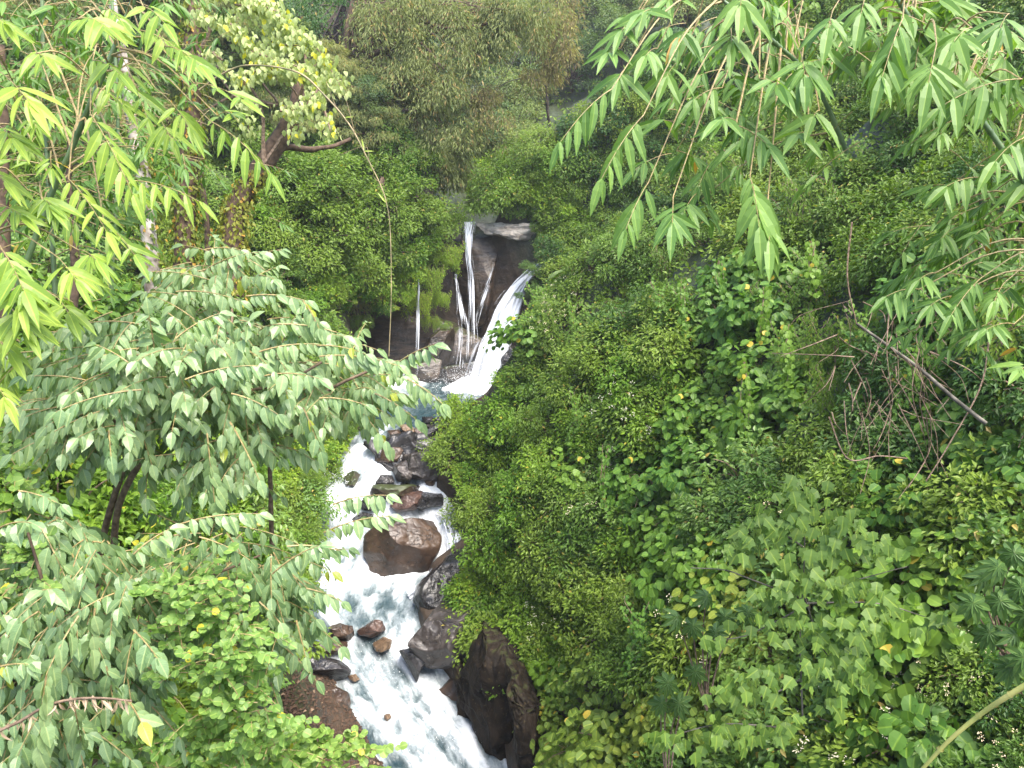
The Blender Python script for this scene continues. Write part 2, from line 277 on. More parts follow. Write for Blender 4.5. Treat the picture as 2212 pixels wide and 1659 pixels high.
LP = {5: [(0, -.5), (.3, .5), (1.5, 1), (1.9, 4), (2.5, 8), (3.4, 11.), (5., 12.5), (9, 15.5), (16, 21), (60, 28), (140, 32)],
      15: [(0, -.5), (.3, .5), (1.6, 1), (2.0, 3.4), (2.6, 8), (3.4, 10.5), (5., 12), (9, 14.5), (16, 19), (60, 28), (140, 32)],
      19: [(0, -.5), (.3, .4), (1.2, .9), (2.2, 2.4), (3.2, 5.5), (4.4, 8), (6., 10), (9, 12), (16, 17), (60, 28), (140, 32)],
      25: [(0, -.5), (.3, .4), (1.0, 1.), (2.0, 2.), (3.2, 3.5), (4.6, 5.5), (6., 8), (9, 11), (16, 16), (60, 28), (140, 32)],
      31: [(0, -.5), (.1, .9), (.3, 2.4), (.8, 4), (1.6, 5.6), (3, 7.), (5, 8.6), (8, 11), (14, 15), (60, 28), (140, 32)],
      36: [(0, -.5), (.1, 2), (.2, 4), (.6, 5.8), (1.6, 7), (3, 8), (5, 9), (8, 11), (14, 15), (60, 28), (140, 32)],
      39: [(0, 0), (1, .6), (2, 1.6), (4, 3), (7, 5), (10, 7), (15, 10.5), (22, 16), (30, 22), (60, 28), (140, 32)]}
def prof(PR, y):
    ks = sorted(PR); y = min(max(y, ks[0]), ks[-1])
    for a, b in zip(ks, ks[1:]):
        if a <= y <= b:
            f = (y - a) / (b - a); return np.array(PR[a]) * (1 - f) + np.array(PR[b]) * f
ys = np.concatenate([np.arange(-16, 8, 1.), np.arange(8, 42, .28), np.arange(42, 60, .9), np.arange(60, 158, 3)])
ul = np.linspace(0, 1, 84)
TV = []
for y in ys:
    xl, xr, z = stn(y); a = prof(LP, y); b = prof(RP, y); k = ul * (len(a) - 1); ii = np.arange(len(a))
    left = np.stack([xl - np.interp(k, ii, a[:, 0]), z + np.interp(k, ii, a[:, 1])], 1)[::-1]
    right = np.stack([xr + np.interp(k, ii, b[:, 0]), z + np.interp(k, ii, b[:, 1])], 1)
    mid = np.stack([np.linspace(xl, xr, 8)[1:-1], np.full(6, z - .7)], 1)
    row = np.vstack([left, mid, right]); TV.append(np.column_stack([row[:, 0], np.full(len(row), y), row[:, 1]]))
NR, NC = len(ys), len(TV[0]); TVa = np.array(TV).reshape(-1, 3)
ed = np.concatenate([np.linspace(1, 0, 84), np.zeros(6), np.linspace(0, 1, 84)]); edg = np.tile(np.clip(ed * 6, 0.12, 1), NR)
far = np.clip((TVa[:, 1] - 20) / 60, 0, 1)
TVa = TVa + edg[:, None] * np.stack([fbm(TVa, .6, 5, 3) * .7, fbm(TVa, .6, 5, 9) * .5, fbm(TVa, .5, 5, 5) * (.55 + far * 2)], 1)
ii = np.arange(NR - 1)[:, None] * NC + np.arange(NC - 1)[None]
TF = np.stack([ii, ii + 1, ii + NC + 1, ii + NC], -1).reshape(-1, 4)
hgt = TVa[:, 2] - np.repeat(np.interp(ys, YS, ZW), NC)
m, N, L = newmat('gorge_ground'); b = N['Principled BSDF']; tc = N.new('ShaderNodeTexCoord')
n1 = N.new('ShaderNodeTexNoise'); n1.inputs['Scale'].default_value = 1.4; n1.inputs['Detail'].default_value = 9; n1.inputs['Roughness'].default_value = .65
n2 = N.new('ShaderNodeTexNoise'); n2.inputs['Scale'].default_value = 14; n2.inputs['Detail'].default_value = 5
L.new(tc.outputs['Object'], n1.inputs[0]); L.new(tc.outputs['Object'], n2.inputs[0])
rk = N.new('ShaderNodeValToRGB'); e = rk.color_ramp.elements; e[0].position = .35; e[1].position = .68; e[0].color = (.016, .012, .008, 1); e[1].color = (.075, .048, .028, 1); L.new(n1.outputs['Fac'], rk.inputs[0])
so_ = N.new('ShaderNodeValToRGB'); e = so_.color_ramp.elements; e[0].position = .38; e[1].position = .66; e[0].color = (.018, .022, .01, 1); e[1].color = (.05, .07, .02, 1); L.new(n2.outputs['Fac'], so_.inputs[0])
at = N.new('ShaderNodeAttribute'); at.attribute_name = 'hgt'; mr = N.new('ShaderNodeMapRange'); mr.inputs[1].default_value = 1.5; mr.inputs[2].default_value = 4; L.new(at.outputs['Fac'], mr.inputs[0])
mx = N.new('ShaderNodeMix'); mx.data_type = 'RGBA'; L.new(mr.outputs[0], mx.inputs[0]); L.new(rk.outputs[0], mx.inputs[6]); L.new(so_.outputs[0], mx.inputs[7]); L.new(mx.outputs[2], b.inputs['Base Color'])
b.inputs['Roughness'].default_value = .6; bp = N.new('ShaderNodeBump'); bp.inputs['Strength'].default_value = .8; bp.inputs['Distance'].default_value = .15; L.new(n1.outputs['Fac'], bp.inputs['Height']); L.new(bp.outputs[0], b.inputs['Normal'])
hgt = hgt + np.clip(TVa[:, 1] - 38, 0, 10)
terr = mesh_np('terrain', TVa, TF, m, attrs={'hgt': hgt}, smooth=True); tag(terr, 'steep soil and rock sides of the gorge', 'gorge slopes', kind='structure')
BV = BVHTree.FromPolygons([tuple(v) for v in TVa], [tuple(map(int, f)) for f in TF])
def hit(px, py):
    d = Vector(ray(px, py)); l = d.length; h = BV.ray_cast(Vector((0, 0, 0)), d.normalized(), 300)
    if h[0] is None: return None
    n = h[1]; n = n if n.dot(d) < 0 else -n
    return np.array(h[0]), np.array(n), h[3] / l
# ------------------------------------------------------------------ water
def water_mat():
    m, N, L = newmat('stream_water'); b = N['Principled BSDF']; tc = N.new('ShaderNodeTexCoord')
    at = N.new('ShaderNodeAttribute'); at.attribute_name = 'foam'
    mp = N.new('ShaderNodeMapping'); mp.inputs['Scale'].default_value = (12, 1.0, 1); cb = N.new('ShaderNodeCombineXYZ')
    for q_, nm in enumerate(('su', 'sv')):
        aa = N.new('ShaderNodeAttribute'); aa.attribute_name = nm; L.new(aa.outputs['Fac'], cb.inputs[q_])
    L.new(cb.outputs[0], mp.inputs[0])
    n1 = N.new('ShaderNodeTexNoise'); n1.inputs['Scale'].default_value = 1.; n1.inputs['Detail'].default_value = 10; n1.inputs['Roughness'].default_value = .65; n1.inputs['Distortion'].default_value = 1.2; L.new(mp.outputs[0], n1.inputs['Vector'])
    n2 = N.new('ShaderNodeTexNoise'); n2.inputs['Scale'].default_value = 9; n2.inputs['Detail'].default_value = 6; n2.inputs['Distortion'].default_value = 1; L.new(tc.outputs['Object'], n2.inputs['Vector'])
    a = N.new('ShaderNodeMath'); a.operation = 'MULTIPLY_ADD'; a.inputs[1].default_value = .9; L.new(n1.outputs['Fac'], a.inputs[0]); L.new(at.outputs['Fac'], a.inputs[2])
    a2 = N.new('ShaderNodeMath'); a2.operation = 'MULTIPLY_ADD'; a2.inputs[1].default_value = .35; L.new(n2.outputs['Fac'], a2.inputs[0]); L.new(a.outputs[0], a2.inputs[2])
    rp = N.new('ShaderNodeValToRGB'); e = rp.color_ramp.elements; e[0].position = .0; e[0].color = (.02, .042, .05, 1); e[1].position = 1; e[1].color = (.64, .67, .7, 1)
    x = e.new(.35); x.color = (.07, .1, .108, 1); x = e.new(.62); x.color = (.25, .29, .305, 1); x = e.new(.8); x.color = (.5, .54, .56, 1)
    mr = N.new('ShaderNodeMapRange'); mr.inputs[1].default_value = .5; mr.inputs[2].default_value = 1.6; L.new(a2.outputs[0], mr.inputs[0]); L.new(mr.outputs[0], rp.inputs[0])
    L.new(rp.outputs[0], b.inputs['Base Color']); rr = N.new('ShaderNodeMapRange'); rr.inputs[3].default_value = .12; rr.inputs[4].default_value = .6; L.new(mr.outputs[0], rr.inputs[0]); L.new(rr.outputs[0], b.inputs['Roughness'])
    bp = N.new('ShaderNodeBump'); bp.inputs['Strength'].default_value = .6; bp.inputs['Distance'].default_value = .12; L.new(a2.outputs[0], bp.inputs['Height']); L.new(bp.outputs[0], b.inputs['Normal'])
    return m
M_WATER = water_mat()
yw = np.concatenate([np.arange(-10, 12, .5), np.arange(12, 35.8, .07)]); nu = 110; WV = []; foam = []
fy = np.interp
for y in yw:
    xl, xr, z = stn(y); xs = np.linspace(xl - .35, xr + .35, nu); u = np.linspace(-1, 1, nu)
    py = np.interp(y, rows[:, 0], rows[:, 5])
    fm = np.interp(py, [770, 805, 835, 850, 872, 905, 925, 960, 1200, 1260, 1300, 1350, 1400, 1500, 1659], [.7, .55, .3, .1, -.05, -.1, .35, .75, .75, .55, .35, .3, .55, .5, .42])
    WV.append(np.column_stack([xs, np.full(nu, y), np.full(nu, z)])); foam.append(fm - .32 * np.clip(np.abs(u) - .55, 0, 1) / .45)
WV = np.array(WV).reshape(-1, 3); foam = np.array(foam).ravel(); SU = np.tile(np.linspace(0, 1, nu), len(yw)); SV = np.repeat(yw, nu)
sk = fbm(np.column_stack([SU * 9 + .6 * fbm(WV, .5, 3, 4), SV * .7, 0 * SU]), 1.3, 5, 41)
amp = np.clip(foam + .15, .08, 1) * .34
tb = fbm(WV * np.array([1.3, .8, 0]), 1.1, 5, 21); tb2 = 1 - np.abs(fbm(WV * np.array([1.2, .9, 0]), 2.2, 4, 31)) * 2
WV[:, 2] += amp * (tb * .9 + tb2 * .35)
foam = foam + .5 * tb + .25 * tb2 + .75 * sk; WV[:, 2] += amp * .25 * sk
i2 = np.arange(len(yw) - 1)[:, None] * nu + np.arange(nu - 1)[None]
WF = np.stack([i2, i2 + 1, i2 + nu + 1, i2 + nu], -1).reshape(-1, 4)
tag(mesh_np('stream', WV, WF, M_WATER, attrs={'foam': foam, 'su': SU, 'sv': SV}, smooth=True), 'foaming white and teal mountain stream', 'stream', kind='structure')
def fall_mat(name, dens, sx=9, top=(.6, .63, .68)):
    m, N, L = newmat(name); b = N['Principled BSDF']; a = N.new('ShaderNodeAttribute'); a.attribute_name = 'lu'; c = N.new('ShaderNodeAttribute'); c.attribute_name = 'lv'; dn = N.new('ShaderNodeAttribute'); dn.attribute_name = 'rnd'
    cb = N.new('ShaderNodeCombineXYZ'); L.new(a.outputs['Fac'], cb.inputs[0]); L.new(c.outputs['Fac'], cb.inputs[1])
    mp = N.new('ShaderNodeMapping'); mp.inputs['Scale'].default_value = (sx, 1.1, 1); L.new(cb.outputs[0], mp.inputs[0])
    n = N.new('ShaderNodeTexNoise'); n.inputs['Scale'].default_value = 1.; n.inputs['Detail'].default_value = 7; n.inputs['Roughness'].default_value = .6; n.inputs['Distortion'].default_value = .5; L.new(mp.outputs[0], n.inputs['Vector'])
    s = N.new('ShaderNodeMath'); s.operation = 'ADD'; L.new(n.outputs['Fac'], s.inputs[0]); L.new(dn.outputs['Fac'], s.inputs[1])
    mr = N.new('ShaderNodeMapRange'); mr.inputs[1].default_value = 1.0 - dens; mr.inputs[2].default_value = 1.22 - dens; L.new(s.outputs[0], mr.inputs[0]); L.new(mr.outputs[0], b.inputs['Alpha'])
    rp = N.new('ShaderNodeValToRGB'); e = rp.color_ramp.elements; e[0].position = .35; e[0].color = (.27, .3, .34, 1); e[1].position = .62; e[1].color = (*top, 1); L.new(n.outputs['Fac'], rp.inputs[0]); L.new(rp.outputs[0], b.inputs['Base Color'])
    b.inputs['Roughness'].default_value = .6; bp = N.new('ShaderNodeBump'); bp.inputs['Strength'].default_value = .5; bp.inputs['Distance'].default_value = .1; L.new(n.outputs['Fac'], bp.inputs['Height']); L.new(bp.outputs[0], b.inputs['Normal'])
    return m
M_FALL = fall_mat('falling_water', .62, 12); M_THIN = fall_mat('thin_falling_water', .45, 9); M_VEIL = fall_mat('water_veil', .34, 20)
def ribbon(name, mat, L_, R_, ts, bulge, parent=None, nu=40, nv=90, edge=.45, noise=.12, endfade=0):
    a = curve([P(x, y, t) for (x, y), t in zip(L_, ts)], nv); b_ = curve([P(x, y, t) for (x, y), t in zip(R_, ts)], nv)
    u = np.linspace(0, 1, nu); v = a[:, None] + (b_ - a)[:, None] * u[None, :, None]
    v = v - np.array([0, 1, -.1]) * (bulge * np.sin(math.pi * u) ** .6)[None, :, None]
    v = v.reshape(-1, 3); U = np.tile(u, nv); VV = np.repeat(np.linspace(0, 1, nv), nu)
    s = np.column_stack([U * 6, VV * 2.2, np.zeros(len(U))]); v[:, 1] += noise * fbm(s, 1.6, 4, 5); v[:, 0] += noise * .6 * fbm(s, 1.2, 3, 8)
    den = .18 - edge * np.abs(U * 2 - 1) ** 3 + .16 * fbm(np.column_stack([U * 10, VV * 5, 0 * U]), 1.3, 3, 12) - endfade * np.clip(VV - .6, 0, 1)
    i = np.arange(nv - 1)[:, None] * nu + np.arange(nu - 1)[None]; f = np.stack([i, i + 1, i + nu + 1, i + nu], -1).reshape(-1, 4)
    return mesh_np(name, v, f, mat, parent, {'lu': U, 'lv': VV * 3, 'rnd': den}, True)
# ------------------------------------------------------------------ rocks
def rock(outl, t, thick, mat, label, cat='boulder', name='boulder', rough=.1, off=(0, 0), sc=1.0, group=None, n=1, pw=.62, flat=0.0):
    """a closed boulder: outline at its widest ring, rounded front and back"""
    o = np.array(outl, float) * sc + np.array(off); c = o.mean(0); root = P(c[0], c[1], t)
    ang = np.arctan2(o[:, 1] - c[1], o[:, 0] - c[0]); r = np.hypot(o[:, 0] - c[0], o[:, 1] - c[1]); k = np.argsort(ang); ang, r = ang[k], r[k]
    nth, nph = 110, 64; th = np.linspace(-math.pi, math.pi, nth, endpoint=False)
    # radius along straight sides between outline corners
    pts = np.stack([np.cos(ang) * r, np.sin(ang) * r], 1); rr = []
    for a in th:
        d = np.array([math.cos(a), math.sin(a)]); best = r.mean()
        for i in range(len(pts)):
            p, q = pts[i], pts[(i + 1) % len(pts)]; e = q - p; den = d[0] * e[1] - d[1] * e[0]
            if abs(den) < 1e-9: continue
            s = (p[0] * e[1] - p[1] * e[0]) / den; w_ = (p[0] * d[1] - p[1] * d[0]) / den
            if s > 0 and -1e-6 <= w_ <= 1 + 1e-6: best = s; break
        rr.append(best)
    rr = np.array(rr); rr = (np.roll(rr, 1) + rr * 3 + np.roll(rr, -1)) / 5
    ph = np.linspace(0.06, math.pi - .06, nph); V = []
    right = np.array([1., 0, 0]); up = np.array([0, sp, cp]); fw = ray(c[0], c[1]); fw = fw / np.linalg.norm(fw)
    for p in ph:
        s = math.sin(p) ** pw; z = -math.cos(p); z = math.copysign(abs(z) ** .8, z) * thick / 2
        q = rr * s * t / F
        V.append(np.outer(np.cos(th) * q, right) - np.outer(np.sin(th) * q, up) + fw * z)
    V = np.array(V).reshape(-1, 3); seed = RS.randint(1000); sz = rr.mean() * t / F
    # cleave with a few planes for facets
    for k in range(7):
        nn = nrm(RS.randn(3) - fw * .6); dd = V @ nn; lim = dd.max() * RS.uniform(.6, .93); V = V - np.outer(np.clip(dd - lim, 0, None) * .93, nn)
    q = V + root
    V = V * (1 + .5 * rough * fbm(q, 1.2 / max(sz, .3), 3, seed)[:, None]) + (rough * sz * 1.3) * np.stack([fbm(q, 1.6 / max(sz, .3), 5, seed + j) for j in (1, 2, 3)], 1)
    rg = (1 - 2 * np.abs(fbm(q, 2.4 / max(sz, .3), 4, seed + 7))) ; V = V * (1 + rough * .55 * np.clip(rg - .2, 0, 1)[:, None])
    i = np.arange(nph - 1)[:, None] * nth + np.arange(nth)[None]; j = np.arange(nph - 1)[:, None] * nth + (np.arange(nth) + 1)[None] % nth
    f = np.stack([i, j, j + nth, i + nth], -1).reshape(-1, 4)
    ex, ez = V @ right, V @ up; x0, x1 = (o[:, 0].min() - c[0]) * t / F, (o[:, 0].max() - c[0]) * t / F; z0, z1 = -(o[:, 1].max() - c[1]) * t / F, -(o[:, 1].min() - c[1]) * t / F
    nx = x0 + (ex - ex.min()) / (ex.max() - ex.min()) * (x1 - x0); nz = z0 + (ez - ez.min()) / (ez.max() - ez.min()) * (z1 - z0)
    V = V + np.outer(nx - ex, right) + np.outer(nz - ez, up)
    a0 = len(V); V = np.vstack([V, V[:nth].mean(0), V[-nth:].mean(0)]); k0 = np.arange(nth); k1 = (k0 + 1) % nth; last = (nph - 1) * nth
    tri = np.concatenate([np.stack([f[:, 0], f[:, 1], f[:, 2]], 1), np.stack([f[:, 0], f[:, 2], f[:, 3]], 1), np.stack([k1, k0, 0 * k0 + a0], 1), np.stack([last + k0, last + k1, 0 * k0 + a0 + 1], 1)]); f = tri
    ob = mesh_np(name, V, f, mat, smooth=True); ob.location = tuple(root)
    ob['kind'] = 'thing'
    return tag(ob, label, cat, group)
A = dict(sc=.2734, off=(605, 864)); B = dict(sc=.3125, off=(562, 1253)); G = dict(sc=.2916, off=(734, 432))
rock([(740, 950), (900, 910), (1230, 905), (1290, 1040), (1275, 1150), (1200, 1320), (1080, 1430), (850, 1460), (700, 1350), (635, 1200), (640, 1040)], tw(1200), 3.4, R_BROWN, 'largest smooth brown boulder splitting the stream', rough=.06, **A)
rock([(980, 420), (1100, 395), (1290, 430), (1330, 560), (1350, 670), (1200, 665), (1050, 610), (970, 500)], tw(1010), 2.2, R_GREY, 'big flat grey boulder against the right bank below the pool', rough=.08, **A)
rock([(880, 540), (980, 470), (1070, 620), (1000, 660), (890, 640)], tw(1030), 1.4, R_GREY, 'grey rock wedged under the big flat grey boulder', **A)
rock([(840, 240), (960, 230), (1000, 300), (980, 380), (880, 350)], tw(950), 1.3, R_BROWN, 'brown rock above the white cascade near the pool', **A)
rock([(700, 480), (760, 370), (880, 340), (990, 390), (960, 500), (860, 525)], tw(985), 1.5, R_BROWN, 'wide brown rock right beside the upper white cascade', **A)
rock([(980, 310), (1120, 300), (1130, 370), (1030, 420), (970, 380)], tw(960), 1.0, R_BROWN, 'brown rock behind the big flat grey boulder', **A)
rock([(940, 190), (1030, 190), (1070, 240), (1050, 300), (990, 300)], tw(940), .9, R_TAN, 'pale brown rock at the lip of the pool', **A)
rock([(1060, 220), (1130, 180), (1165, 240), (1120, 295), (1060, 290)], tw(940), .9, R_RED, 'reddish brown rock beside the pale one at the pool lip', **A)
rock([(1140, 250), (1250, 235), (1270, 310), (1150, 315)], tw(955), .8, R_BLACK, 'black rock under the right bank foliage at the pool lip', **A)
rock([(1100, 320), (1240, 310), (1260, 390), (1130, 410)], tw(965), .9, R_BLACK, 'dark stone on the upstream edge of the flat grey boulder', **A)
rock([(1240, 360), (1350, 340), (1380, 400), (1260, 420)], tw(960), .8, R_BROWN, 'dark brown stone half under the right bank leaves', **A)
rock([(1120, 130), (1200, 130), (1220, 185), (1140, 195)], tw(912), .6, R_BLACK, 'small dark rock at the foot of the teal pool', **A)
rock([(1210, 145), (1290, 130), (1320, 190), (1230, 200)], tw(912), .6, R_BLACK, 'small black rock next to the right foliage at the pool foot', **A)
rock([(1140, 195), (1220, 190), (1240, 235), (1150, 240)], tw(925), .6, R_GREY, 'small grey rock between two black rocks at the pool foot', **A)
rock([(740, 660), (800, 585), (890, 590), (910, 650), (790, 680)], tw(1050), 1.1, R_BLACK, 'low black rock at the right edge of the upper cascade', **A)
rock([(680, 690), (800, 655), (1040, 660), (1080, 740), (960, 785), (760, 780), (680, 750)], tw(1070), 1.5, R_MOSS, 'long brown green slab above the largest boulder', **A)
rock([(590, 830), (700, 750), (775, 790), (780, 880), (640, 880)], tw(1100), 1.2, R_BLACK, 'black rock left of the striped rock', **A)
rock([(860, 850), (1000, 750), (1150, 720), (1080, 880), (920, 895)], tw(1100), 1.3, R_RED, 'striped reddish rock slab behind the largest boulder', rough=.09, **A)
rock([(1075, 880), (1150, 740), (1300, 730), (1300, 850), (1170, 890)], tw(1100), 1.4, R_BLACK, 'black block just upstream of the largest boulder', **A)
rock([(500, 610), (580, 555), (635, 600), (590, 690), (510, 690)], tw(1045), 1.0, R_MOSS, 'small mossy rock on the left side of the upper cascade', **A)
rock([(1260, 900), (1400, 860), (1500, 1000), (1480, 1250), (1330, 1250), (1270, 1100)], tw(1150) + .9, 1.6, R_BLACK, 'dark rock under the thin side cascade by the largest boulder', **A)
rock([(1040, 1600), (1080, 1500), (1150, 1420), (1290, 1290), (1460, 1190), (1600, 1350), (1600, 1600), (1300, 1800), (1120, 1760)], tw(1270) - .3, 3.2, R_BLACK, 'massive black boulder below the right bank, beside the foaming pool', rough=.08, **A)
rock([(1170, 200), (1320, 140), (1500, 200), (1560, 420), (1480, 620), (1350, 660), (1220, 660), (1120, 560), (1030, 440), (1120, 350)], tw(1400) - .2, 3.0, R_GREY, 'large brown grey boulder leaning on the lower right bank', rough=.1, **B)
rock([(955, 495), (1030, 445), (1150, 475), (1165, 560), (1110, 640), (1085, 730), (1020, 600)], tw(1460), 1.4, R_BLACK, 'angular black rock wedged in the lower cascade', rough=.03, **B)
rock([(465, 320), (540, 290), (640, 315), (655, 430), (560, 450), (470, 410)], tw(1385), 1.1, R_BROWN, 'squarish dark brown rock at the head of the lower cascade', **B)
rock([(340, 465), (480, 410), (610, 430), (600, 500), (520, 540), (410, 500)], tw(1410), 1.2, R_BROWN, 'low brown slab left of the lower cascade', **B)
rock([(665, 355), (780, 265), (850, 275), (865, 340), (770, 410), (680, 390)], tw(1378), .9, R_RED, 'reddish brown rock at the head of the lower cascade', **B)
rock([(775, 440), (850, 385), (915, 410), (900, 480), (850, 515), (795, 500)], tw(1410), .9, R_TAN, 'rounded tan rock in the lower cascade', **B)
rock([(220, 540), (340, 490), (560, 565), (640, 640), (560, 730), (430, 700), (260, 650)], tw(1475), 1.6, R_BLACK, 'long glossy black rock on the left of the lower cascade', rough=.09, **B)
rock([(420, 770), (540, 730), (610, 780), (630, 850), (600, 935), (510, 890)], tw(1540), 1.3, R_BROWN, 'brown rock on the gravel bank at the left waterline', **B)
rock([(600, 660), (660, 645), (690, 690), (640, 715)], tw(1470), .5, R_TAN, 'small tan stone touching the long black rock', **B)
rock([(855, 935), (890, 915), (910, 950), (880, 985), (858, 970)], tw(1555), .4, R_TAN, 'small tan stone poking out of the white water', **B)
rock([(180, 380), (300, 350), (330, 460), (240, 520), (150, 480)], tw(1400), 1.2, R_BLACK, 'dark rock under the shrub at the left waterline', **B)
rock([(1100, 760), (1200, 690), (1420, 650), (1640, 760), (1640, 1000), (1500, 1080), (1330, 960), (1180, 880)], tw(1530) + .8, 1.8, R_BROWN, 'submerged looking brown rock shelf on the lower right', rough=.1, **B)
rock([(1380, 420), (1560, 300), (1780, 500), (1880, 900), (1850, 1400), (1560, 1420), (1470, 1150), (1400, 850)], tw(1560) - .2, 2.2, R_WALL, 'tall dark rock wall below the right bank foliage', 'rock wall', 'rock_wall', rough=.24, pw=.45, **B)
rock([(1690, 560), (1860, 600), (1980, 900), (1960, 1400), (1800, 1400), (1760, 1000)], tw(1600) - 1.6, 2.2, R_WALL, 'mossy brown rock wall beside the heart leaved vines', 'rock wall', 'rock_wall', rough=.24, pw=.45, **B)
rock([(720, 330), (960, 170), (1400, 150), (1500, 450), (1450, 900), (1050, 930), (850, 880), (640, 840), (900, 650), (900, 520)], tw(1020) + .9, 1.5, R_BLACK, 'dark rocky bed between the boulders below the pool', 'rock bed', 'rock_bed', rough=.2, pw=.5, **A)
rock([(840, 340), (900, 330), (940, 390), (900, 430), (850, 410)], tw(975), .7, R_RED, 'small brown stone squeezed between the wide brown rock and its neighbour', **A)
rock([(1060, 390), (1110, 370), (1150, 400), (1100, 425)], tw(975), .5, R_GREY, 'small grey stone on the top edge of the flat grey boulder', **A)
rock([(1140, 640), (1200, 620), (1230, 660), (1190, 690), (1140, 680)], tw(1050), .6, R_BROWN, 'rounded brown stone under the flat grey boulder', **A)
rock([(690, 700), (1000, 650), (1380, 620), (1440, 860), (1250, 905), (880, 900), (640, 880), (600, 800)], tw(1090) + .7, 1.3, R_BLACK, 'dark rocky sill just upstream of the largest boulder', 'rock bed', 'rock_bed', rough=.2, pw=.5, **A)
rock([(560, 930), (640, 880), (740, 900), (700, 1000), (600, 1010)], tw(1125), .9, R_BLACK, 'black rock left of the top of the largest boulder', **A)
rock([(1330, 640), (1480, 540), (1580, 800), (1520, 1120), (1380, 980)], tw(1500) - .2, 1.8, R_WALL, 'dark rock rib under the large brown grey boulder', 'rock wall', 'rock_wall', rough=.25, pw=.45, **B)
# cliff of the waterfall
rock([(900, 160), (1160, 150), (1180, 330), (1150, 560), (1140, 700), (1060, 960), (850, 960), (800, 700), (830, 560), (900, 400)], 37.5, 2.4, R_CLIFF, 'wet brown cliff between the thin and the main waterfall', 'cliff', 'cliff', rough=.07, pw=.45, **G)
rock([(1005, 165), (1200, 155), (1520, 160), (1540, 240), (1440, 300), (1290, 312), (1140, 270), (1010, 250)], 36.4, 1.2, R_PALE, 'pale layered rock ledge at the top of the waterfall', 'rock ledge', 'rock_ledge', rough=.16, pw=.35, **G)
rock([(-150, 760), (400, 780), (800, 860), (980, 950), (1000, 1250), (700, 1350), (200, 1400), (-150, 1300)], 38.2, 2.4, R_CLIFF, 'dark undercut cliff behind the left of the pool', 'cliff', 'cliff', rough=.1, pw=.4, **G)
rock([(1180, 760), (1400, 640), (1650, 700), (1650, 1400), (1330, 1450), (1200, 1300), (1230, 1000)], 37.3, 2.0, R_CLIFF, 'dark wet cliff right of the main waterfall', 'cliff', 'cliff', rough=.08, pw=.4, **G)
rock([(730, 1090), (840, 955), (980, 940), (1060, 1000), (1010, 1190), (900, 1235), (780, 1245), (740, 1180)], 36.0, 2.2, R_CLIFF, 'big brown boulder behind the pool below the thin waterfall', rough=.04, **G)
rock([(480, 1240), (700, 1170), (760, 1190), (740, 1330), (600, 1380), (480, 1350)], 35.6, 1.4, R_CLIFF, 'low grey rock shelf at the back left of the pool', rough=.06, **G)
rock([(720, 1270), (820, 1230), (1000, 1200), (1000, 1330), (760, 1380)], 35.5, 1.3, R_CLIFF, 'layered grey rock at the foot of the big back boulder', rough=.06, **G)
rock([(640, 1020), (720, 950), (850, 950), (740, 1090), (690, 1180), (600, 1160)], 36.5, 1.2, R_CLIFF, 'jagged dark rock left of the big back boulder', rough=.08, **G)
rock([(1190, 1180), (1280, 1080), (1350, 1200), (1330, 1300), (1210, 1330)], 34.8, 1.1, R_BLACK, 'black wet rock at the right foot of the main waterfall', **G)
# falls
def g(l): return [(x * .2916 + 734, y * .2916 + 432) for x, y in l]
wf = ribbon('waterfall', M_FALL, g([(1420, 460), (1240, 620), (1105, 790), (1050, 950), (985, 1060), (890, 1330), (840, 1410)]), g([(1540, 470), (1420, 610), (1350, 830), (1310, 1000), (1255, 1200), (1210, 1380), (1210, 1440)]), [36.6, 36.3, 36, 35.6, 35.2, 34.7, 34.5], .7, noise=.42, edge=.65)
tag(wf, 'broad white main waterfall plunging into the pool', 'waterfall')
w2 = ribbon('churning_core', M_FALL, g([(1400, 500), (1260, 640), (1140, 790), (1090, 960), (1040, 1100), (990, 1330)]), g([(1500, 500), (1380, 620), (1290, 850), (1250, 1010), (1190, 1220), (1130, 1400)]), [36.9, 36.6, 36.3, 35.9, 35.5, 35.], .5, wf, noise=.3)
t1 = ribbon('waterfall', M_THIN, g([(900, 160), (905, 250), (918, 400), (940, 560), (945, 800), (945, 1060)]), g([(1030, 160), (1005, 250), (990, 400), (1005, 560), (1010, 800), (1030, 1070)]), [36.3, 36.1, 36.0, 36.0, 35.8, 34.9], .25, noise=.1, edge=.25, endfade=.35)
tag(t1, 'tall thin waterfall left of the pale ledge', 'waterfall')
t2 = ribbon('waterfall', M_VEIL, g([(1125, 500), (1060, 650), (1000, 800), (985, 980)]), g([(1145, 500), (1110, 680), (1060, 850), (1020, 990)]), [36.2, 36.1, 36., 35.9], .1, noise=.08, endfade=.3)
tag(t2, 'slanting trickle between the thin and the main waterfall', 'waterfall')
t3 = ribbon('waterfall', M_THIN, g([(560, 500), (575, 640), (562, 850), (548, 1340)]), g([(585, 500), (598, 640), (597, 850), (592, 1340)]), [35.3, 35.2, 35.1, 35.], .08, noise=.08, endfade=.25)
tag(t3, 'leftmost thread of water falling past the mossy ledge', 'waterfall')
t4 = ribbon('waterfall', M_VEIL, g([(845, 545), (850, 700), (830, 950), (800, 1230)]), g([(875, 545), (920, 740), (1000, 950), (1010, 1250)]), [36.2, 35.8, 35.1, 34.7], .15, noise=.08, endfade=.1)
tag(t4, 'sheer veil of water in front of the big back boulder', 'waterfall')
side = ribbon('waterfall', M_THIN, [(x * .2734 + 605, y * .2734 + 864) for x, y in [(1190, 880), (1250, 920), (1290, 1040), (1300, 1220)]], [(x * .2734 + 605, y * .2734 + 864) for x, y in [(1340, 850), (1400, 930), (1450, 1040), (1460, 1180)]], [tw(1100), tw(1120) - .3, tw(1140) - .7, tw(1170) - .7], .3, noise=.12, edge=.2)
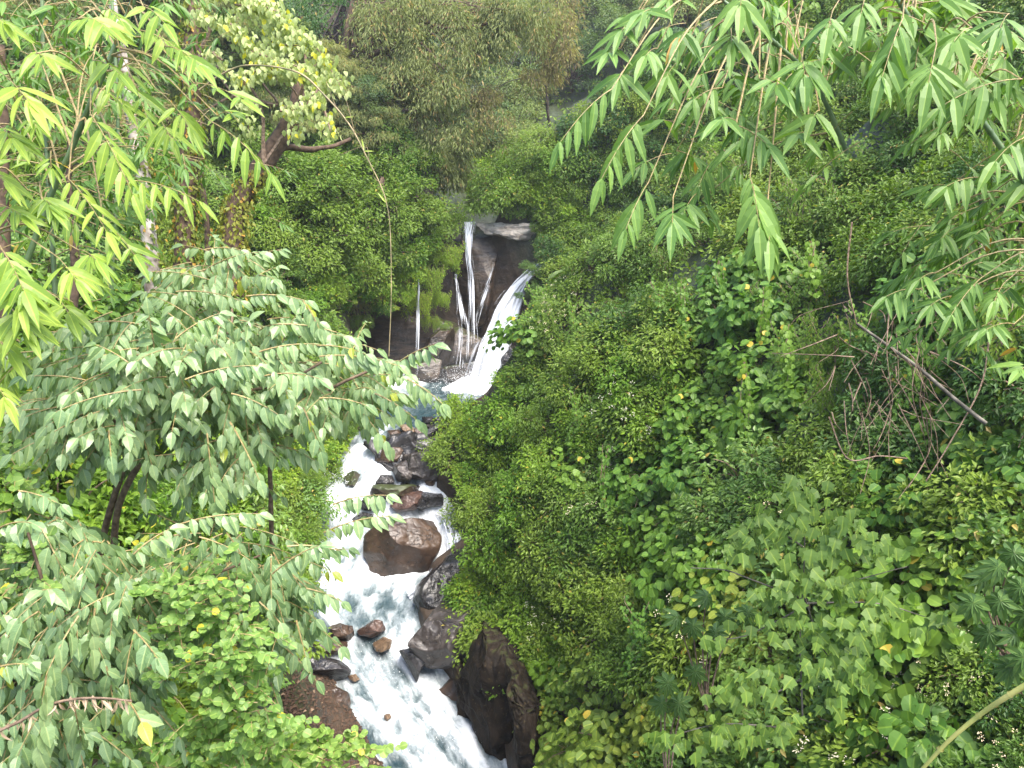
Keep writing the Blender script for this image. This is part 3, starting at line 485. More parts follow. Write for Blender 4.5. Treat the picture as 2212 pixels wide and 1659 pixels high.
tag(side, 'small side cascade spilling right of the largest boulder', 'waterfall')
lip = ribbon('waterfall', M_FALL, [(x * .2734 + 605, y * .2734 + 864) for x, y in [(1440, 1140), (1290, 1230), (1190, 1340), (1100, 1440), (1000, 1500)]], [(x * .2734 + 605, y * .2734 + 864) for x, y in [(1480, 1190), (1320, 1290), (1210, 1410), (1130, 1520), (1060, 1600)]], [tw(1185) - .6, tw(1215) - .7, tw(1245) - .5, tw(1265) - .4, tw(1290) - .1], .15, noise=.08, edge=.2)
tag(lip, 'white chute running along the massive black boulder', 'waterfall')
# spray droplets and foam lumps
def lumps(name, cx, cy, t, n, spread, size, label):
    v0 = np.array([(1, 0, 0), (-1, 0, 0), (0, 1, 0), (0, -1, 0), (0, 0, 1), (0, 0, -1)], float); f0 = np.array([(0, 2, 4), (2, 1, 4), (1, 3, 4), (3, 0, 4), (2, 0, 5), (1, 2, 5), (3, 1, 5), (0, 3, 5)])
    c = P(cx, cy, t) + RS.randn(n, 3) * np.array(spread); s = size * RS.uniform(.3, 1, n) ** 2
    v = (c[:, None] + v0[None] * s[:, None, None]).reshape(-1, 3); f = (f0[None] + (np.arange(n) * 6)[:, None, None]).reshape(-1, 3)
    m = bpy.data.materials.get('white_spray')
    if not m:
        m, N, L = newmat('white_spray'); N['Principled BSDF'].inputs['Base Color'].default_value = (.85, .88, .9, 1); N['Principled BSDF'].inputs['Roughness'].default_value = .4
    tag(mesh_np(name, v, f, m), label, 'spray', kind='stuff')
lumps('spray', 1030, 822, 34.3, 3500, (1.0, .5, .3), .018, 'white spray thrown up at the foot of the main waterfall')
lumps('spray', 720, 1040, tw(1050) - .2, 900, (.35, .5, .15), .018, 'white spray over the upper cascade')
lumps('spray', 830, 1430, tw(1440) - .2, 500, (.6, .7, .1), .012, 'white spray over the lower cascade')
lumps('spray', 940, 1590, tw(1590) - .2, 400, (.6, .7, .1), .012, 'white spray at the bottom of the picture')
# foam mound under the main fall
bpy.ops.mesh.primitive_uv_sphere_add(segments=32, ring_count=16, radius=1, location=tuple(P(1030, 800, 34.6))); mo = bpy.context.object; mo.name = 'mist'; mo.scale = (2.6, 1.2, 1.5)
tag(mo, 'faint mist drifting at the foot of the main waterfall', 'mist', kind='stuff'); m, N, L = newmat('mist_air'); N.remove(N['Principled BSDF']); pv = N.new('ShaderNodeVolumePrincipled'); pv.inputs['Density'].default_value = .035; pv.inputs['Color'].default_value = (.95, .97, 1, 1)
L.new(pv.outputs[0], N['Material Output'].inputs['Volume']); mo.data.materials.append(m)
m, N, L = newmat('pool_foam'); N['Principled BSDF'].inputs['Base Color'].default_value = (.74, .77, .8, 1); N['Principled BSDF'].inputs['Roughness'].default_value = .7
gx, gy = np.meshgrid(np.linspace(-1, 1, 90), np.linspace(-1, 1, 70)); q = np.column_stack([gx.ravel(), gy.ravel(), 0 * gx.ravel()]); rr = np.hypot(q[:, 0], q[:, 1])
h = np.clip(1 - rr ** 2 + .35 * fbm(q, 3, 4, 3), -.2, 1); c = P(1015, 838, 34.2)
v = np.column_stack([c[0] + q[:, 0] * 1.5 + .25, c[1] + q[:, 1] * .8 + .3, -12.15 + h * .75 + .14 * fbm(q, 7, 5, 6)]); i = np.arange(69)[:, None] * 90 + np.arange(89)[None]
tag(mesh_np('foam', v, np.stack([i, i + 1, i + 91, i + 90], -1).reshape(-1, 4), m, smooth=True), 'mound of white foam where the main waterfall hits the pool', 'foam', kind='stuff')
# ------------------------------------------------------------------ vegetation builders
UP = np.array([0, 0, 1.])
def rdirs(n, zmin=-1):
    v = nrm(RS.randn(n * 3 + 20, 3)); v = v[v[:, 2] > zmin]; return v[:n]
def foliage_clump(acc, c, rc, n, T, size, out, hang=.3, face=.6, wild=.5, upw=1.0, squash=.8):
    """n leaves on the shell of a small lobe at c, tips outwards and down"""
    d = rdirs(n, -.6); n = len(d); r = rc * RS.uniform(.45, 1.05, n)
    p = c + d * r[:, None] * np.array([1, 1, squash])
    yd = d * [1, 1, .4] + .35 * out + np.array([0, 0, -hang]) + RS.randn(n, 3) * .35
    zd = UP * upw + d * face + out * face * .6 + RS.randn(n, 3) * wild * .6
    put_leaves(acc, T, p, yd, zd, size * RS.uniform(.65, 1.2, n))
def bush_proto(name, T, mat, size, R=1., N=34, m=110, flat=.75, hang=.3, face=.6, wild=.5, stemmat=None, lump=.3, flowers=0):
    a = Acc(); st = Acc(); d = rdirs(N, -.25)
    for k in range(N):
        rr = R * RS.uniform(.5, 1.0) * (1 + .2 * math.sin(5 * d[k][0] + k)); c = d[k] * rr * np.array([1, 1, flat])
        foliage_clump(a, c, R * lump * RS.uniform(.7, 1.3), int(m * RS.uniform(.6, 1.3)), T, size, d[k], hang, face, wild)
        if k % 2 == 0: tube(st, curve([np.array([0, 0, -.5 * R]), c * .5 + [0, 0, .05], c * .95], 6), [.018 * R, .006 * R], 4)
    fo = a.build(name, mat); so2 = st.build('stem', stemmat or M_BROWNTW)
    out = [('foliage', fo.data), ('stem', so2.data)]
    if flowers:
        f = Acc()
        for k in range(flowers):
            dd = rdirs(1, .0)[0]; foliage_clump(f, dd * R * [1, 1, flat] * 1.12, .05, 12, L_SMALL, .03, dd)
        fl = f.build('flower', M_WHITE); out.append(('blossoms', fl.data)); bpy.data.objects.remove(fl)
    bpy.data.objects.remove(fo); bpy.data.objects.remove(so2)
    return out
def vine_proto(T, mat, size, W=1., n=60, Lg=1.2, gap=.6):
    """mat of trailing shoots falling down a bank; local y is outwards"""
    a = Acc(); st = Acc()
    for k in range(n):
        x0 = RS.uniform(-W, W); y0 = RS.uniform(-.25, .25); z0 = RS.uniform(-.2, .6) * W; l = Lg * RS.uniform(.4, 1)
        s = np.linspace(0, 1, 24); ph = RS.uniform(0, 6)
        pts = np.column_stack([x0 + .12 * np.sin(s * 5 + ph), y0 + .3 * np.sin(s * 2), z0 + .12 * s - l * s ** 1.4])
        tube(st, pts[::4], [.006, .003], 3)
        for j in range(2, 24):
            q = pts[j] + RS.randn(2, 3) * size * .5
            put_leaves(a, T, q, np.array([[RS.uniform(-1, 1), .5, -.9], [RS.uniform(-1, 1), .4, -.8]]), np.array([[0, .8, .9], [0, .8, .9]]) + RS.randn(2, 3) * .3, size * RS.uniform(.6, 1.15, 2))
    o1 = a.build('foliage', mat); o2 = st.build('stem', M_BROWNTW); r = [('foliage', o1.data), ('stem', o2.data)]
    bpy.data.objects.remove(o1); bpy.data.objects.remove(o2); return r
def palm_proto(R=.8, n=14):
    a = Acc(); st = Acc()
    for k in range(n):
        d = rdirs(1, .1)[0]; c = d * R * RS.uniform(.5, 1) * [1, 1, .7]; tube(st, curve([np.array([0, 0, -.5]), c * .5, c], 6), [.012, .006], 4)
        ax = nrm(d + UP * .6); u_ = nrm(np.cross(ax, [.3, 1, .2])); v_ = np.cross(ax, u_); q = 9
        th = np.linspace(0, 2 * math.pi, q, endpoint=False) + RS.rand()
        yd = np.cos(th)[:, None] * u_ + np.sin(th)[:, None] * v_ - ax * .35 + [0, 0, -.1]
        put_leaves(a, L_OVATE, np.repeat(c[None], q, 0), yd, np.repeat(ax[None], q, 0), .24 * RS.uniform(.85, 1.1, q), .75)
    o1 = a.build('foliage', M_PALM); o2 = st.build('stem', M_BROWNTW); r = [('foliage', o1.data), ('stem', o2.data)]
    bpy.data.objects.remove(o1); bpy.data.objects.remove(o2); return r
def fern_proto(R=1., n=16, mat=None):
    a = Acc(); st = Acc()
    for k in range(n):
        th = RS.uniform(0, 6.28); l = R * RS.uniform(.6, 1); s = np.linspace(0, 1, 20)
        h = np.array([math.cos(th), math.sin(th), 0]); pts = h * (s * l)[:, None] + UP * (l * (.75 * s - .95 * s ** 2))[:, None]
        tube(st, pts[::3], [.008, .002], 3); side = np.array([-h[1], h[0], 0]); dd = nrm(np.gradient(pts, axis=0))
        for sg in (-1, 1):
            wl = .3 * l * np.sin(math.pi * np.clip(s * .9 + .1, 0, 1)) + .02
            q = np.repeat(pts[1:], 2, 0) + RS.randn(38, 3) * .01; yd = np.repeat(side * sg + dd[1:] * .35 + [0, 0, -.15], 2, 0); put_leaves(a, L_NARROW, q, yd, np.repeat(np.cross(side, dd[1:]) * -1 + UP, 2, 0), np.repeat(wl[1:], 2) * 1.0)
    o1 = a.build('foliage', mat or M_FERN); o2 = st.build('stem', M_TWIG); r = [('foliage', o1.data), ('stem', o2.data)]
    bpy.data.objects.remove(o1); bpy.data.objects.remove(o2); return r
def tree_proto(T, mat, size, R=3., H=2.5, N=60, m=110, bark=None, hang=.35, flat=.8, face=.5):
    a = Acc(); st = Acc(); d = rdirs(N, -.45)
    tube(st, curve([np.array([0, 0, -H - 2]), np.array([.1, 0, -H * .4]), np.array([0, 0, R * .5])], 10), [.2, .13, .04], 7, .03)
    for k in range(N):
        rr = R * RS.uniform(.45, 1.0) * (1 + .25 * math.sin(4 * d[k][0] + 3 * d[k][1] + k % 3)); c = d[k] * rr * np.array([1, 1, flat])
        foliage_clump(a, c, R * .2 * RS.uniform(.7, 1.5), int(m * RS.uniform(.6, 1.3)), T, size, d[k], hang, face, .6)
        if k % 3 == 0: tube(st, curve([np.array([0, 0, -H * .4 + RS.rand()]), c * .5, c], 7), [.08, .015], 4)
    o1 = a.build('crown', mat); o2 = st.build('trunk', bark or M_BARK); r = [('crown', o1.data), ('trunk', o2.data)]
    bpy.data.objects.remove(o1); bpy.data.objects.remove(o2); return r
def inst(name, proto, loc, n, scale, label, cat, group=None, tilt=.45, rz=None):
    r = bpy.data.objects.new(name, None); C.objects.link(r); r.location = tuple(loc); r.empty_display_size = .2
    if n is not None:
        ax = Vector(nrm(UP * (1 - tilt) + np.asarray(n) * tilt)); q = Vector((0, 0, 1)).rotation_difference(ax)
    else: q = Vector((0, 0, 1)).rotation_difference(Vector((0, 0, 1)))
    z = RS.uniform(0, 6.28) if rz is None else rz
    r.rotation_euler = (q @ Matrix.Rotation(z, 3, 'Z').to_quaternion()).to_euler()
    r.scale = (scale * RS.uniform(.9, 1.1), scale * RS.uniform(.9, 1.1), scale * RS.uniform(.85, 1.1))
    for pn, me in proto:
        o = bpy.data.objects.new(pn, me); C.objects.link(o); o.parent = r
    return tag(r, label, cat, group)
PR = {
 'small': [bush_proto('foliage', L_SMALL, M_SMALLG, .115, N=40, m=75) for _ in range(3)],
 'bright': [bush_proto('foliage', L_SMALL, M_BRIGHT, .12, N=44, m=66, wild=.7, lump=.26) for _ in range(3)],
 'dark': [bush_proto('foliage', L_SMALL, M_DARKG, .11, N=34, m=80, lump=.27, flowers=0) for _ in range(2)],
 'oval': [bush_proto('foliage', L_OVATE2, M_SHRUB2, .12, N=30, m=45, face=.9) for _ in range(2)],
 'narrow': [bush_proto('foliage', L_NARROW, M_SMALLG, .12, N=34, m=80, wild=.8) for _ in range(2)],
 'flower': [bush_proto('foliage', L_SMALL, M_SMALLG, .1, N=36, m=80, flowers=26)],
 'heart': [bush_proto('foliage', L_ROUND, M_KUDZU, .18, N=24, m=24, face=1.3, wild=.35, hang=.7, lump=.32) for _ in range(3)],
 'hearty': [bush_proto('foliage', L_ROUND, M_KUDZUY, .15, N=24, m=26, face=1.3, wild=.35, hang=.6, lump=.32) for _ in range(2)],
 'vine': [vine_proto(L_SMALL, M_SMALLG, .09), vine_proto(L_ROUNDER, M_KUDZU, .08, n=40)],
 'moss': [vine_proto(L_SMALL, M_MOSSY, .1, W=1., n=70, Lg=1.6)],
 'palm': [palm_proto()],
 'fern': [fern_proto(), fern_proto(n=22)],
 'fernd': [fern_proto(n=20, mat=M_SMALLG)],
 'maple': [bush_proto('foliage', L_MAPLE, M_MAPLE, .17, N=20, m=20, face=1.1, hang=.7)],
 'far': [tree_proto(L_SMALL, M_FAR, .2, N=70, m=120) for _ in range(2)],
 'farb': [tree_proto(L_SMALL, M_FARB, .2, N=70, m=120) for _ in range(2)],
 'fresh': [tree_proto(L_SMALL, M_SMALLG, .15, R=2., H=-.6, N=64, m=130) for _ in range(2)],
 'weep': [tree_proto(L_NARROW, M_OLIVE, .26, R=2.6, N=70, m=110, hang=1.1)],
}
SP = {'small': ('shrub', 'dense mid green shrub of small leaves'), 'bright': ('shrub', 'bright yellow green small leaved shrub'), 'dark': ('shrub', 'dark green small leaved shrub'),
      'oval': ('shrub', 'green shrub with broad oval leaves'), 'narrow': ('shrub', 'shrub with long narrow green leaves'), 'flower': ('shrub', 'green shrub dotted with tiny white flowers'),
      'heart': ('vine', 'mound of large heart shaped vine leaves'), 'hearty': ('vine', 'yellowing mound of heart shaped vine leaves'), 'vine': ('creeper', 'trailing green creeper'),
      'moss': ('creeper', 'hanging bright mossy creeper'), 'palm': ('shrub', 'dark shrub with finger like leaf whorls'), 'fern': ('fern', 'pale yellow green fern'), 'fernd': ('fern', 'mid green fern'),
      'maple': ('shrub', 'shrub with pale lobed leaves'), 'far': ('tree', 'hazy pale green tree'), 'farb': ('tree', 'hazy dark green tree'), 'fresh': ('tree', 'round crowned fresh green tree'), 'weep': ('tree', 'olive green drooping tree')}
NAME = {'small': 'small_leaf_shrub', 'bright': 'bright_leaf_shrub', 'dark': 'dark_leaf_shrub', 'oval': 'oval_leaf_shrub', 'narrow': 'narrow_leaf_shrub', 'flower': 'flowering_shrub', 'vine': 'creeper', 'moss': 'creeper', 'heart': 'heart_leaf_vine', 'hearty': 'heart_leaf_vine', 'fern': 'fern', 'fernd': 'fern', 'far': 'hillside_tree', 'farb': 'hillside_tree', 'fresh': 'bushy_tree', 'weep': 'drooping_tree', 'palm': 'finger_leaf_shrub', 'maple': 'lobed_leaf_shrub'}
LM = [(1080, 1300, 'above the massive black boulder'), (1060, 1000, 'beside the big flat grey boulder'), (1190, 700, 'right of the main waterfall'), (1080, 420, 'above the pale rock ledge'),
      (1880, 820, 'around the dead twigs'), (1700, 1170, 'near the lobed leaf shrub'), (1300, 1580, 'beside the mossy rock wall'), (1620, 800, 'under the hanging creepers'), (2120, 1320, 'by the dark finger leaves at the right edge'),
      (2050, 1600, 'behind the yellow green cane'), (1380, 1150, 'halfway up the right bank'), (1400, 850, 'on the upper right bank facing the pool'), (1350, 450, 'on the slope above the right bank'), (1500, 150, 'under the right bamboo far up the valley'),
      (1900, 400, 'behind the right bamboo'), (650, 500, 'on the left cliff beside the pool'), (900, 560, 'left of the thin waterfall'), (960, 250, 'on the far hillside at the top centre'), (650, 1020, 'on the left bank by the upper cascade'),
      (250, 450, 'behind the left bamboo'), (100, 800, 'at the left edge behind the grey leaved shrub'), (300, 1300, 'below the grey leaved shrub'), (700, 1600, 'on the left gravel bank'), (550, 250, 'between the ivy covered trunks'), (1550, 1450, 'in the lower right thicket'), (1800, 1000, 'below the fallen grey pole')]
def where(px, py): return min(LM, key=lambda a: (a[0] - px) ** 2 + (a[1] - py) ** 2)[2]
def plant(kind, px, py, t=None, scale=1., loc=None, n=None):
    if loc is None:
        if t is None:
            h = hit(px, py)
            if h is None: return
            loc, n, t = h; loc = loc + np.array(n) * .15 * scale
        else: loc = P(px, py, t); n = nrm(np.array([0., -.6, .8]))
    cat, ph = SP[kind]; wh = where(px, py); pr = PR[kind][RS.randint(len(PR[kind]))]
    rz = None; tilt = .45
    if kind in ('vine', 'moss'): rz = math.pi + RS.uniform(-.5, .5); tilt = 0
    if kind in ('far', 'farb', 'fresh', 'weep'): tilt = .1
    return inst(NAME.get(kind, 'shrub'), pr, loc, n, scale, ph + ' ' + wh, cat, ph.replace('mound', 'mounds') + ' ' + wh, tilt, rz)
def inpoly(x, y, pl):
    c = False; n = len(pl)
    for i in range(n):
        (x1, y1), (x2, y2) = pl[i], pl[(i + 1) % n]
        if (y1 > y) != (y2 > y) and x < (x2 - x1) * (y - y1) / (y2 - y1) + x1: c = not c
    return c
NOPLANT = [[(985, 470), (1150, 470), (1170, 560), (1175, 640), (1130, 720), (1120, 790), (1060, 880), (980, 905), (975, 960), (985, 1050), (1010, 1130), (1025, 1230), (1010, 1290), (1050, 1380), (1090, 1460), (1165, 1480), (1170, 1659), (1200, 1800), (760, 1800), (540, 1600), (530, 1400), (620, 1330), (650, 1200), (690, 1080), (700, 990), (740, 940), (800, 880), (730, 780), (690, 700), (860, 660), (900, 600), (990, 590)]]
def species(px, py, t):
    r = RS.rand()
    def ch(*a):
        k = RS.rand() * sum(w for _, w in a)
        for s, w in a:
            k -= w
            if k <= 0: return s
        return a[-1][0]
    if t > 60: return ch(('far', 1), ('farb', 1.2))
    if t > 36: return ch(('far', 1), ('farb', .7), ('small', .6)) if px > 1050 else ch(('far', .8), ('weep', .8), ('farb', .5))
    if px < 1000:
        if py < 330: return ch(('weep', 1), ('farb', .6), ('small', .6))
        if 540 < px and py < 720: return ch(('fresh', .7), ('small', 1.3), ('bright', .5)) if px < 860 or py < 480 else ch(('moss', 1.4), ('bright', 1), ('fern', .3))
        if py < 600: return ch(('bright', 1), ('small', .7), ('fernd', .6), ('dark', .5))
        if px > 540: return ch(('bright', 1.3), ('small', 1), ('oval', .3), ('fern', .3))
        return ch(('bright', 1.3), ('oval', .8), ('heart', .6), ('fernd', .5))
    if px < 1210 and py > 860: return ch(('bright', 2), ('small', 1))
    if py < 560 and px < 1500: return ch(('small', 1), ('dark', .6), ('far', 0))
    if 1150 < px < 1460 and py > 1450: return ch(('hearty', 3), ('small', .4), ('fernd', .3))
    if 1480 < px < 1830 and 620 < py < 980: return ch(('heart', 3), ('vine', .9))
    if 1800 < px and py < 1000: return ch(('dark', 1.6), ('small', .8), ('vine', .8), ('heart', .2))
    if 1250 < px < 1500 and 1000 < py < 1260: return ch(('heart', 1), ('small', 1), ('flower', .4), ('bright', .5))
    if py > 950 and px > 1500: return ch(('heart', 1.6), ('oval', 1), ('small', .8), ('dark', .4), ('flower', .5), ('fernd', .3), ('narrow', .1), ('hearty', .3))
    return ch(('small', 1.6), ('bright', .5), ('heart', .5), ('narrow', .15), ('flower', .3), ('dark', .3), ('vine', .4), ('fernd', .15))
acc_pts = []; cnt = {}
for k in range(9000):
    px, py = RS.uniform(-90, 2300), RS.uniform(-60, 1740)
    if any(inpoly(px, py, q) for q in NOPLANT): continue
    h = hit(px, py)
    if h is None: continue
    loc, n, t = h
    if t < 4: continue
    if px < 800 and py > 1300 and t > 16: continue
    if 940 < px < 1190 and 380 < py < 560 and t < 40: continue
    guard = 820 < px < 1240 and 340 < py < 640 and t > 30
    far_ = t > 36; R = 2.6 if far_ else .95; sp_ = (1.25 if far_ else .8) * R * F / t * (.8 if t > 60 else 1)
    if any((px - a) ** 2 + (py - b) ** 2 < (min(sp_, c)) ** 2 for a, b, c in acc_pts): continue
    acc_pts.append((px, py, sp_)); sk = species(px, py, t) if not guard else ('small' if RS.rand() < .6 else 'bright'); cnt[sk] = cnt.get(sk, 0) + 1
    big = sk in ('far', 'farb', 'fresh', 'weep')
    s = (.78 if t < 10 and sk in ('heart', 'hearty', 'oval') else 1) * RS.uniform(.8, 1.2) * (1.0 if guard or not (far_ and not big) else 2.2) * (.75 if t < 10 else 1) * (1.0 if not (big and not far_) else .5)
    if big: loc = loc + UP * 1.2 * s
    plant(sk, px, py, t, s, loc + n * .1, n)
print('plants', len(acc_pts), cnt)
# hand placed plants at the edges of the water
for i, (px, py) in enumerate([(1012, 925), (1075, 905), (1000, 990), (1060, 1010), (1015, 1050), (1075, 1100), (1080, 1160), (1100, 1220), (1075, 1285), (1085, 1340), (1110, 1395), (1160, 1410), (1140, 1320), (1130, 1230), (1130, 1140), (1130, 1050), (1120, 960), (1170, 890), (1200, 990), (1210, 1100), (1210, 1450)]):
    plant('bright' if i % 3 else 'small', px, py, tw(min(max(py, 830), 1500)) - 1.1 - (px - 1000) * .008, .72)
for px, py, s_, k_ in [(690, 985, .7, 'bright'), (672, 1045, .65, 'small'), (668, 1100, .6, 'bright'), (655, 1160, .6, 'small'), (640, 1225, .55, 'bright'), (735, 930, .7, 'small'), (775, 890, .6, 'bright'), (620, 1290, .55, 'small'), (600, 1340, .5, 'bright')]:
    plant(k_, px, py, tw(py) - .9, s_)
for px, py, t, s, k in [(1195, 650, 34, .9, 'small'), (1180, 720, 33.5, .8, 'bright'), (1185, 780, 33, .75, 'small'), (1170, 835, 32, .75, 'bright'), (1110, 870, 31.3, .6, 'small'), (1220, 590, 34.5, 1, 'small'), (1158, 585, 34.6, .5, 'dark'), (1178, 562, 34.7, .5, 'dark'), (1120, 640, 34.4, .22, 'dark'), (1130, 447, None, .7, 'small'), (1170, 425, None, .9, 'bright'), (1195, 455, None, .9, 'small'), (1060, 452, None, .6, 'bright'), (1095, 440, None, .7, 'small'), (1030, 445, None, .6, 'small'), (1150, 400, None, 1., 'small'), (1210, 410, None, 1., 'small'), (1110, 400, None, 1., 'bright'), (1075, 415, None, .9, 'small'), (1172, 480, None, .6, 'small'), (1168, 500, 35.8, .4, 'small'), (1060, 430, None, 1., 'small'), (1092, 405, None, 1.5, 'small'), (1050, 385, None, 1.6, 'bright'), (1085, 345, None, .9, 'far'), (1110, 300, None, .9, 'far'), (1070, 310, None, .8, 'farb'), (1035, 415, None, 1.2, 'bright'), (1048, 350, None, .9, 'far'), (1130, 350, None, 1.5, 'small'), (1085, 375, None, 1.6, 'small'), (1100, 260, None, 1., 'far'), (1015, 400, None, 1.2, 'small'), (1040, 455, None, .6, 'small'), (1135, 575, 35, .3, 'dark'), (1190, 545, 35, .85, 'dark'), (1160, 625, 34.6, .5, 'dark'), (1150, 640, 34.8, .3, 'dark'), (1230, 520, 35.5, 1.1, 'small'), (1040, 440, 39, .8, 'small'), (1110, 430, 39, 1.0, 'small'), (1195, 475, 37.5, 1.0, 'small'), (975, 480, 37.3, .8, 'bright'), (960, 540, 36, .9, 'moss'), (972, 560, 36, .35, 'moss'), (925, 590, 35.4, .9, 'moss'), (900, 530, 35.2, 1.0, 'bright'), (930, 500, 36, 1.1, 'small'), (865, 640, 34.4, .6, 'bright'), (905, 640, 35.5, .7, 'moss'), (950, 640, 36, .5, 'moss'), (880, 605, 34.4, .8, 'bright'), (820, 640, 33.8, .8, 'bright'), (850, 665, 34, .35, 'fern'), (760, 640, 33, 1.0, 'bright'), (790, 590, 33, 1.3, 'small'), (700, 640, 32.5, 1.1, 'bright'), (720, 600, 32, 1.3, 'bright'), (650, 620, 31, 1.3, 'small'), (860, 560, 34.5, 1.2, 'bright'), (600, 640, 30, 1.2, 'small'), (830, 660, 34, .5, 'vine'), (780, 690, 34, .5, 'vine'), (930, 690, 36.2, .45, 'vine'), (960, 700, 36.4, .35, 'vine')]:
    plant(k, px, py, t, s)
for px, py, t, s in [(610, 400, 31, 1.1), (700, 410, 32, 1.2), (640, 490, 31, 1.15), (740, 500, 32.5, 1.2), (830, 450, 34, 1.1), (680, 560, 31.5, 1.0), (800, 540, 33.5, 1.), (590, 570, 30, 1.0), (900, 470, 35.5, .9)]:
    plant('fresh', px, py, t, s)
# undergrowth between the plants
a = Acc(); pos = []; nn = []; tt = []
for k in range(60000):
    px, py = RS.uniform(-60, 2270), RS.uniform(-20, 1700)
    if any(inpoly(px, py, q) for q in NOPLANT): continue
    h = hit(px, py)
    if h is None or h[2] < 4: continue
    pos.append(h[0] + h[1] * RS.uniform(0, .35)); nn.append(h[1]); tt.append(h[2])
pos = np.array(pos); nn = np.array(nn); tt = np.array(tt); n = len(pos)
put_leaves(a, L_SMALL, pos, nn + RS.randn(n, 3) * .8 - UP * .4, nn + UP + RS.randn(n, 3) * .5, (.05 + tt * .0045) * RS.uniform(.6, 1.4, n), 1.3)
tag(a.build('undergrowth', M_SMALLG), 'low leafy undergrowth covering the gorge sides', 'undergrowth', kind='stuff')

# ------------------------------------------------------------------ leafy twigs
def twig(acc_l, acc_s, p0, p1, T, L_, n, hang, sag=.12, wid=1.15, facing=.5, alt=True, fan=0, taper=.35, r0=.004, jit=.18, spread=.8):
    p0, p1 = np.asarray(p0, float), np.asarray(p1, float); l = np.linalg.norm(p1 - p0)
    s = np.linspace(0, 1, 10); pts = p0 + (p1 - p0) * s[:, None] + UP * (sag * l * (4 * s * (1 - s)) * .5)[:, None]
    if acc_s is not None: tube(acc_s, pts, [r0, r0 * .4], 4)
    d = nrm(p1 - p0); side = nrm(np.cross(d, UP) + 1e-6); q = np.linspace(.08 if not fan else .6, 1, n); base = np.array([np.interp(q, s, pts[:, i]) for i in range(3)]).T
    sg = np.where(np.arange(n) % 2 == 0, 1, -1)[:, None]
    vd = nrm(-base)                       # towards the open side of the gorge
    yd = side * sg * spread + d * .65 + np.array([0, 0, -hang]) + RS.randn(n, 3) * jit
    if fan: yd = side * sg * np.linspace(1.5, .25, n)[:, None] + d * np.linspace(.5, 1, n)[:, None] + np.array([0, 0, -hang * .8]) + RS.randn(n, 3) * jit
    zd = UP * 1.0 + vd * facing + RS.randn(n, 3) * .38 + side * sg * .25
    sz = L_ * (1 - taper * np.abs(q * 2 - 1.1) ** 2) * RS.uniform(.62, 1.18, n)
    base = base + RS.randn(n, 3) * .006
    put_leaves(acc_l, T, base, yd, zd, sz, wid)
    yd2 = d + np.array([[0, 0, -hang * .5]]); put_leaves(acc_l, T, pts[-1:], yd2, UP[None] + vd[-1:] * facing, L_ * .9, wid)
def V3(pt, t): return P(pt[0], pt[1], t)
def spray(root, p0, p1, t0, t1, T, mat, L_, n, hang, smat=None, part='leafy_twig', **k):
    a = Acc(); s = Acc(); org = np.array(root.location); q0 = V3(p0, t0); q1 = V3(p1, t1)
    twig(a, s, q0, q1, T, L_, n, hang, **k)
    o = a.build(part, mat, root, origin=org); s.build('stalk', smat or M_TWIG, o, origin=org)
    return q0, q1
def bamboo(label, base_pt, culm, rad, sprays, fill, mat, t, group=None, name='bamboo', fillmat=None, LL=.22):
    """culm: list of (px,py,t); sprays: (p0,p1,n,hang,fan)"""
    cu = [V3((x, y), q) for x, y, q in culm]; root = empty(name, cu[0]); tag(root, label, 'bamboo', group); org = cu[0]
    c = Acc(); pts = curve(cu, 40); tube(c, pts, rad, 8)
    for i in range(2, 40, 4):             # nodes
        tube(c, [pts[i] - (pts[i + 1 if i < 39 else i] - pts[i - 1]) * .05, pts[i] + (pts[min(i + 1, 39)] - pts[i - 1]) * .05], [np.interp(i / 39, [0, 1], [rad[0], rad[-1]]) * 1.25] * 2, 8)
    c.build('culm', M_CANE, root, True, origin=org); br = Acc()
    for s in sprays:
        p0, p1, n, hang, fan = s[:5]; tt_ = (s[5] if len(s) > 5 else t + RS.uniform(-.4, .4)); l = s[6] if len(s) > 6 else LL
        q0, q1 = spray(root, p0, p1, tt_ + .1, tt_ - .1, L_LANCE, mat, l * 1.12, n, hang, fan=fan, facing=.8, wid=RS.uniform(1.0, 1.35))
        j = pts[np.argmin(np.linalg.norm(pts - q0, axis=1))]; tube(br, curve([j, (j + q0) / 2 + UP * .12, q0], 10), [.009, .004], 4)
    a = Acc()
    for (cx, cy, ct, sx, sy, st, n_) in fill:
        for k in range(n_):
            q0 = P(cx + RS.randn() * sx, cy + RS.randn() * sy, ct + RS.uniform(-1, 1) * st); th = RS.uniform(0, 6.28)
            d = np.array([math.cos(th), math.sin(th) * .7, RS.uniform(-.9, .1)]); twig(a, br, q0, q0 + nrm(d) * RS.uniform(.2, .5), L_LANCE, LL * RS.uniform(.8, 1.1), RS.randint(6, 11), RS.uniform(.3, .9), fan=RS.rand() < .5, facing=.5, wid=1.1)
            if k % 3 == 0:
                j = pts[np.argmin(np.linalg.norm(pts - q0, axis=1))]; tube(br, curve([j, (j + q0) / 2 + UP * .15, q0], 8), [.008, .003], 4)
    if a.n: a.build('foliage', fillmat or mat, root, origin=org)
    br.build('branchlet', M_TWIG, root, origin=org); return root
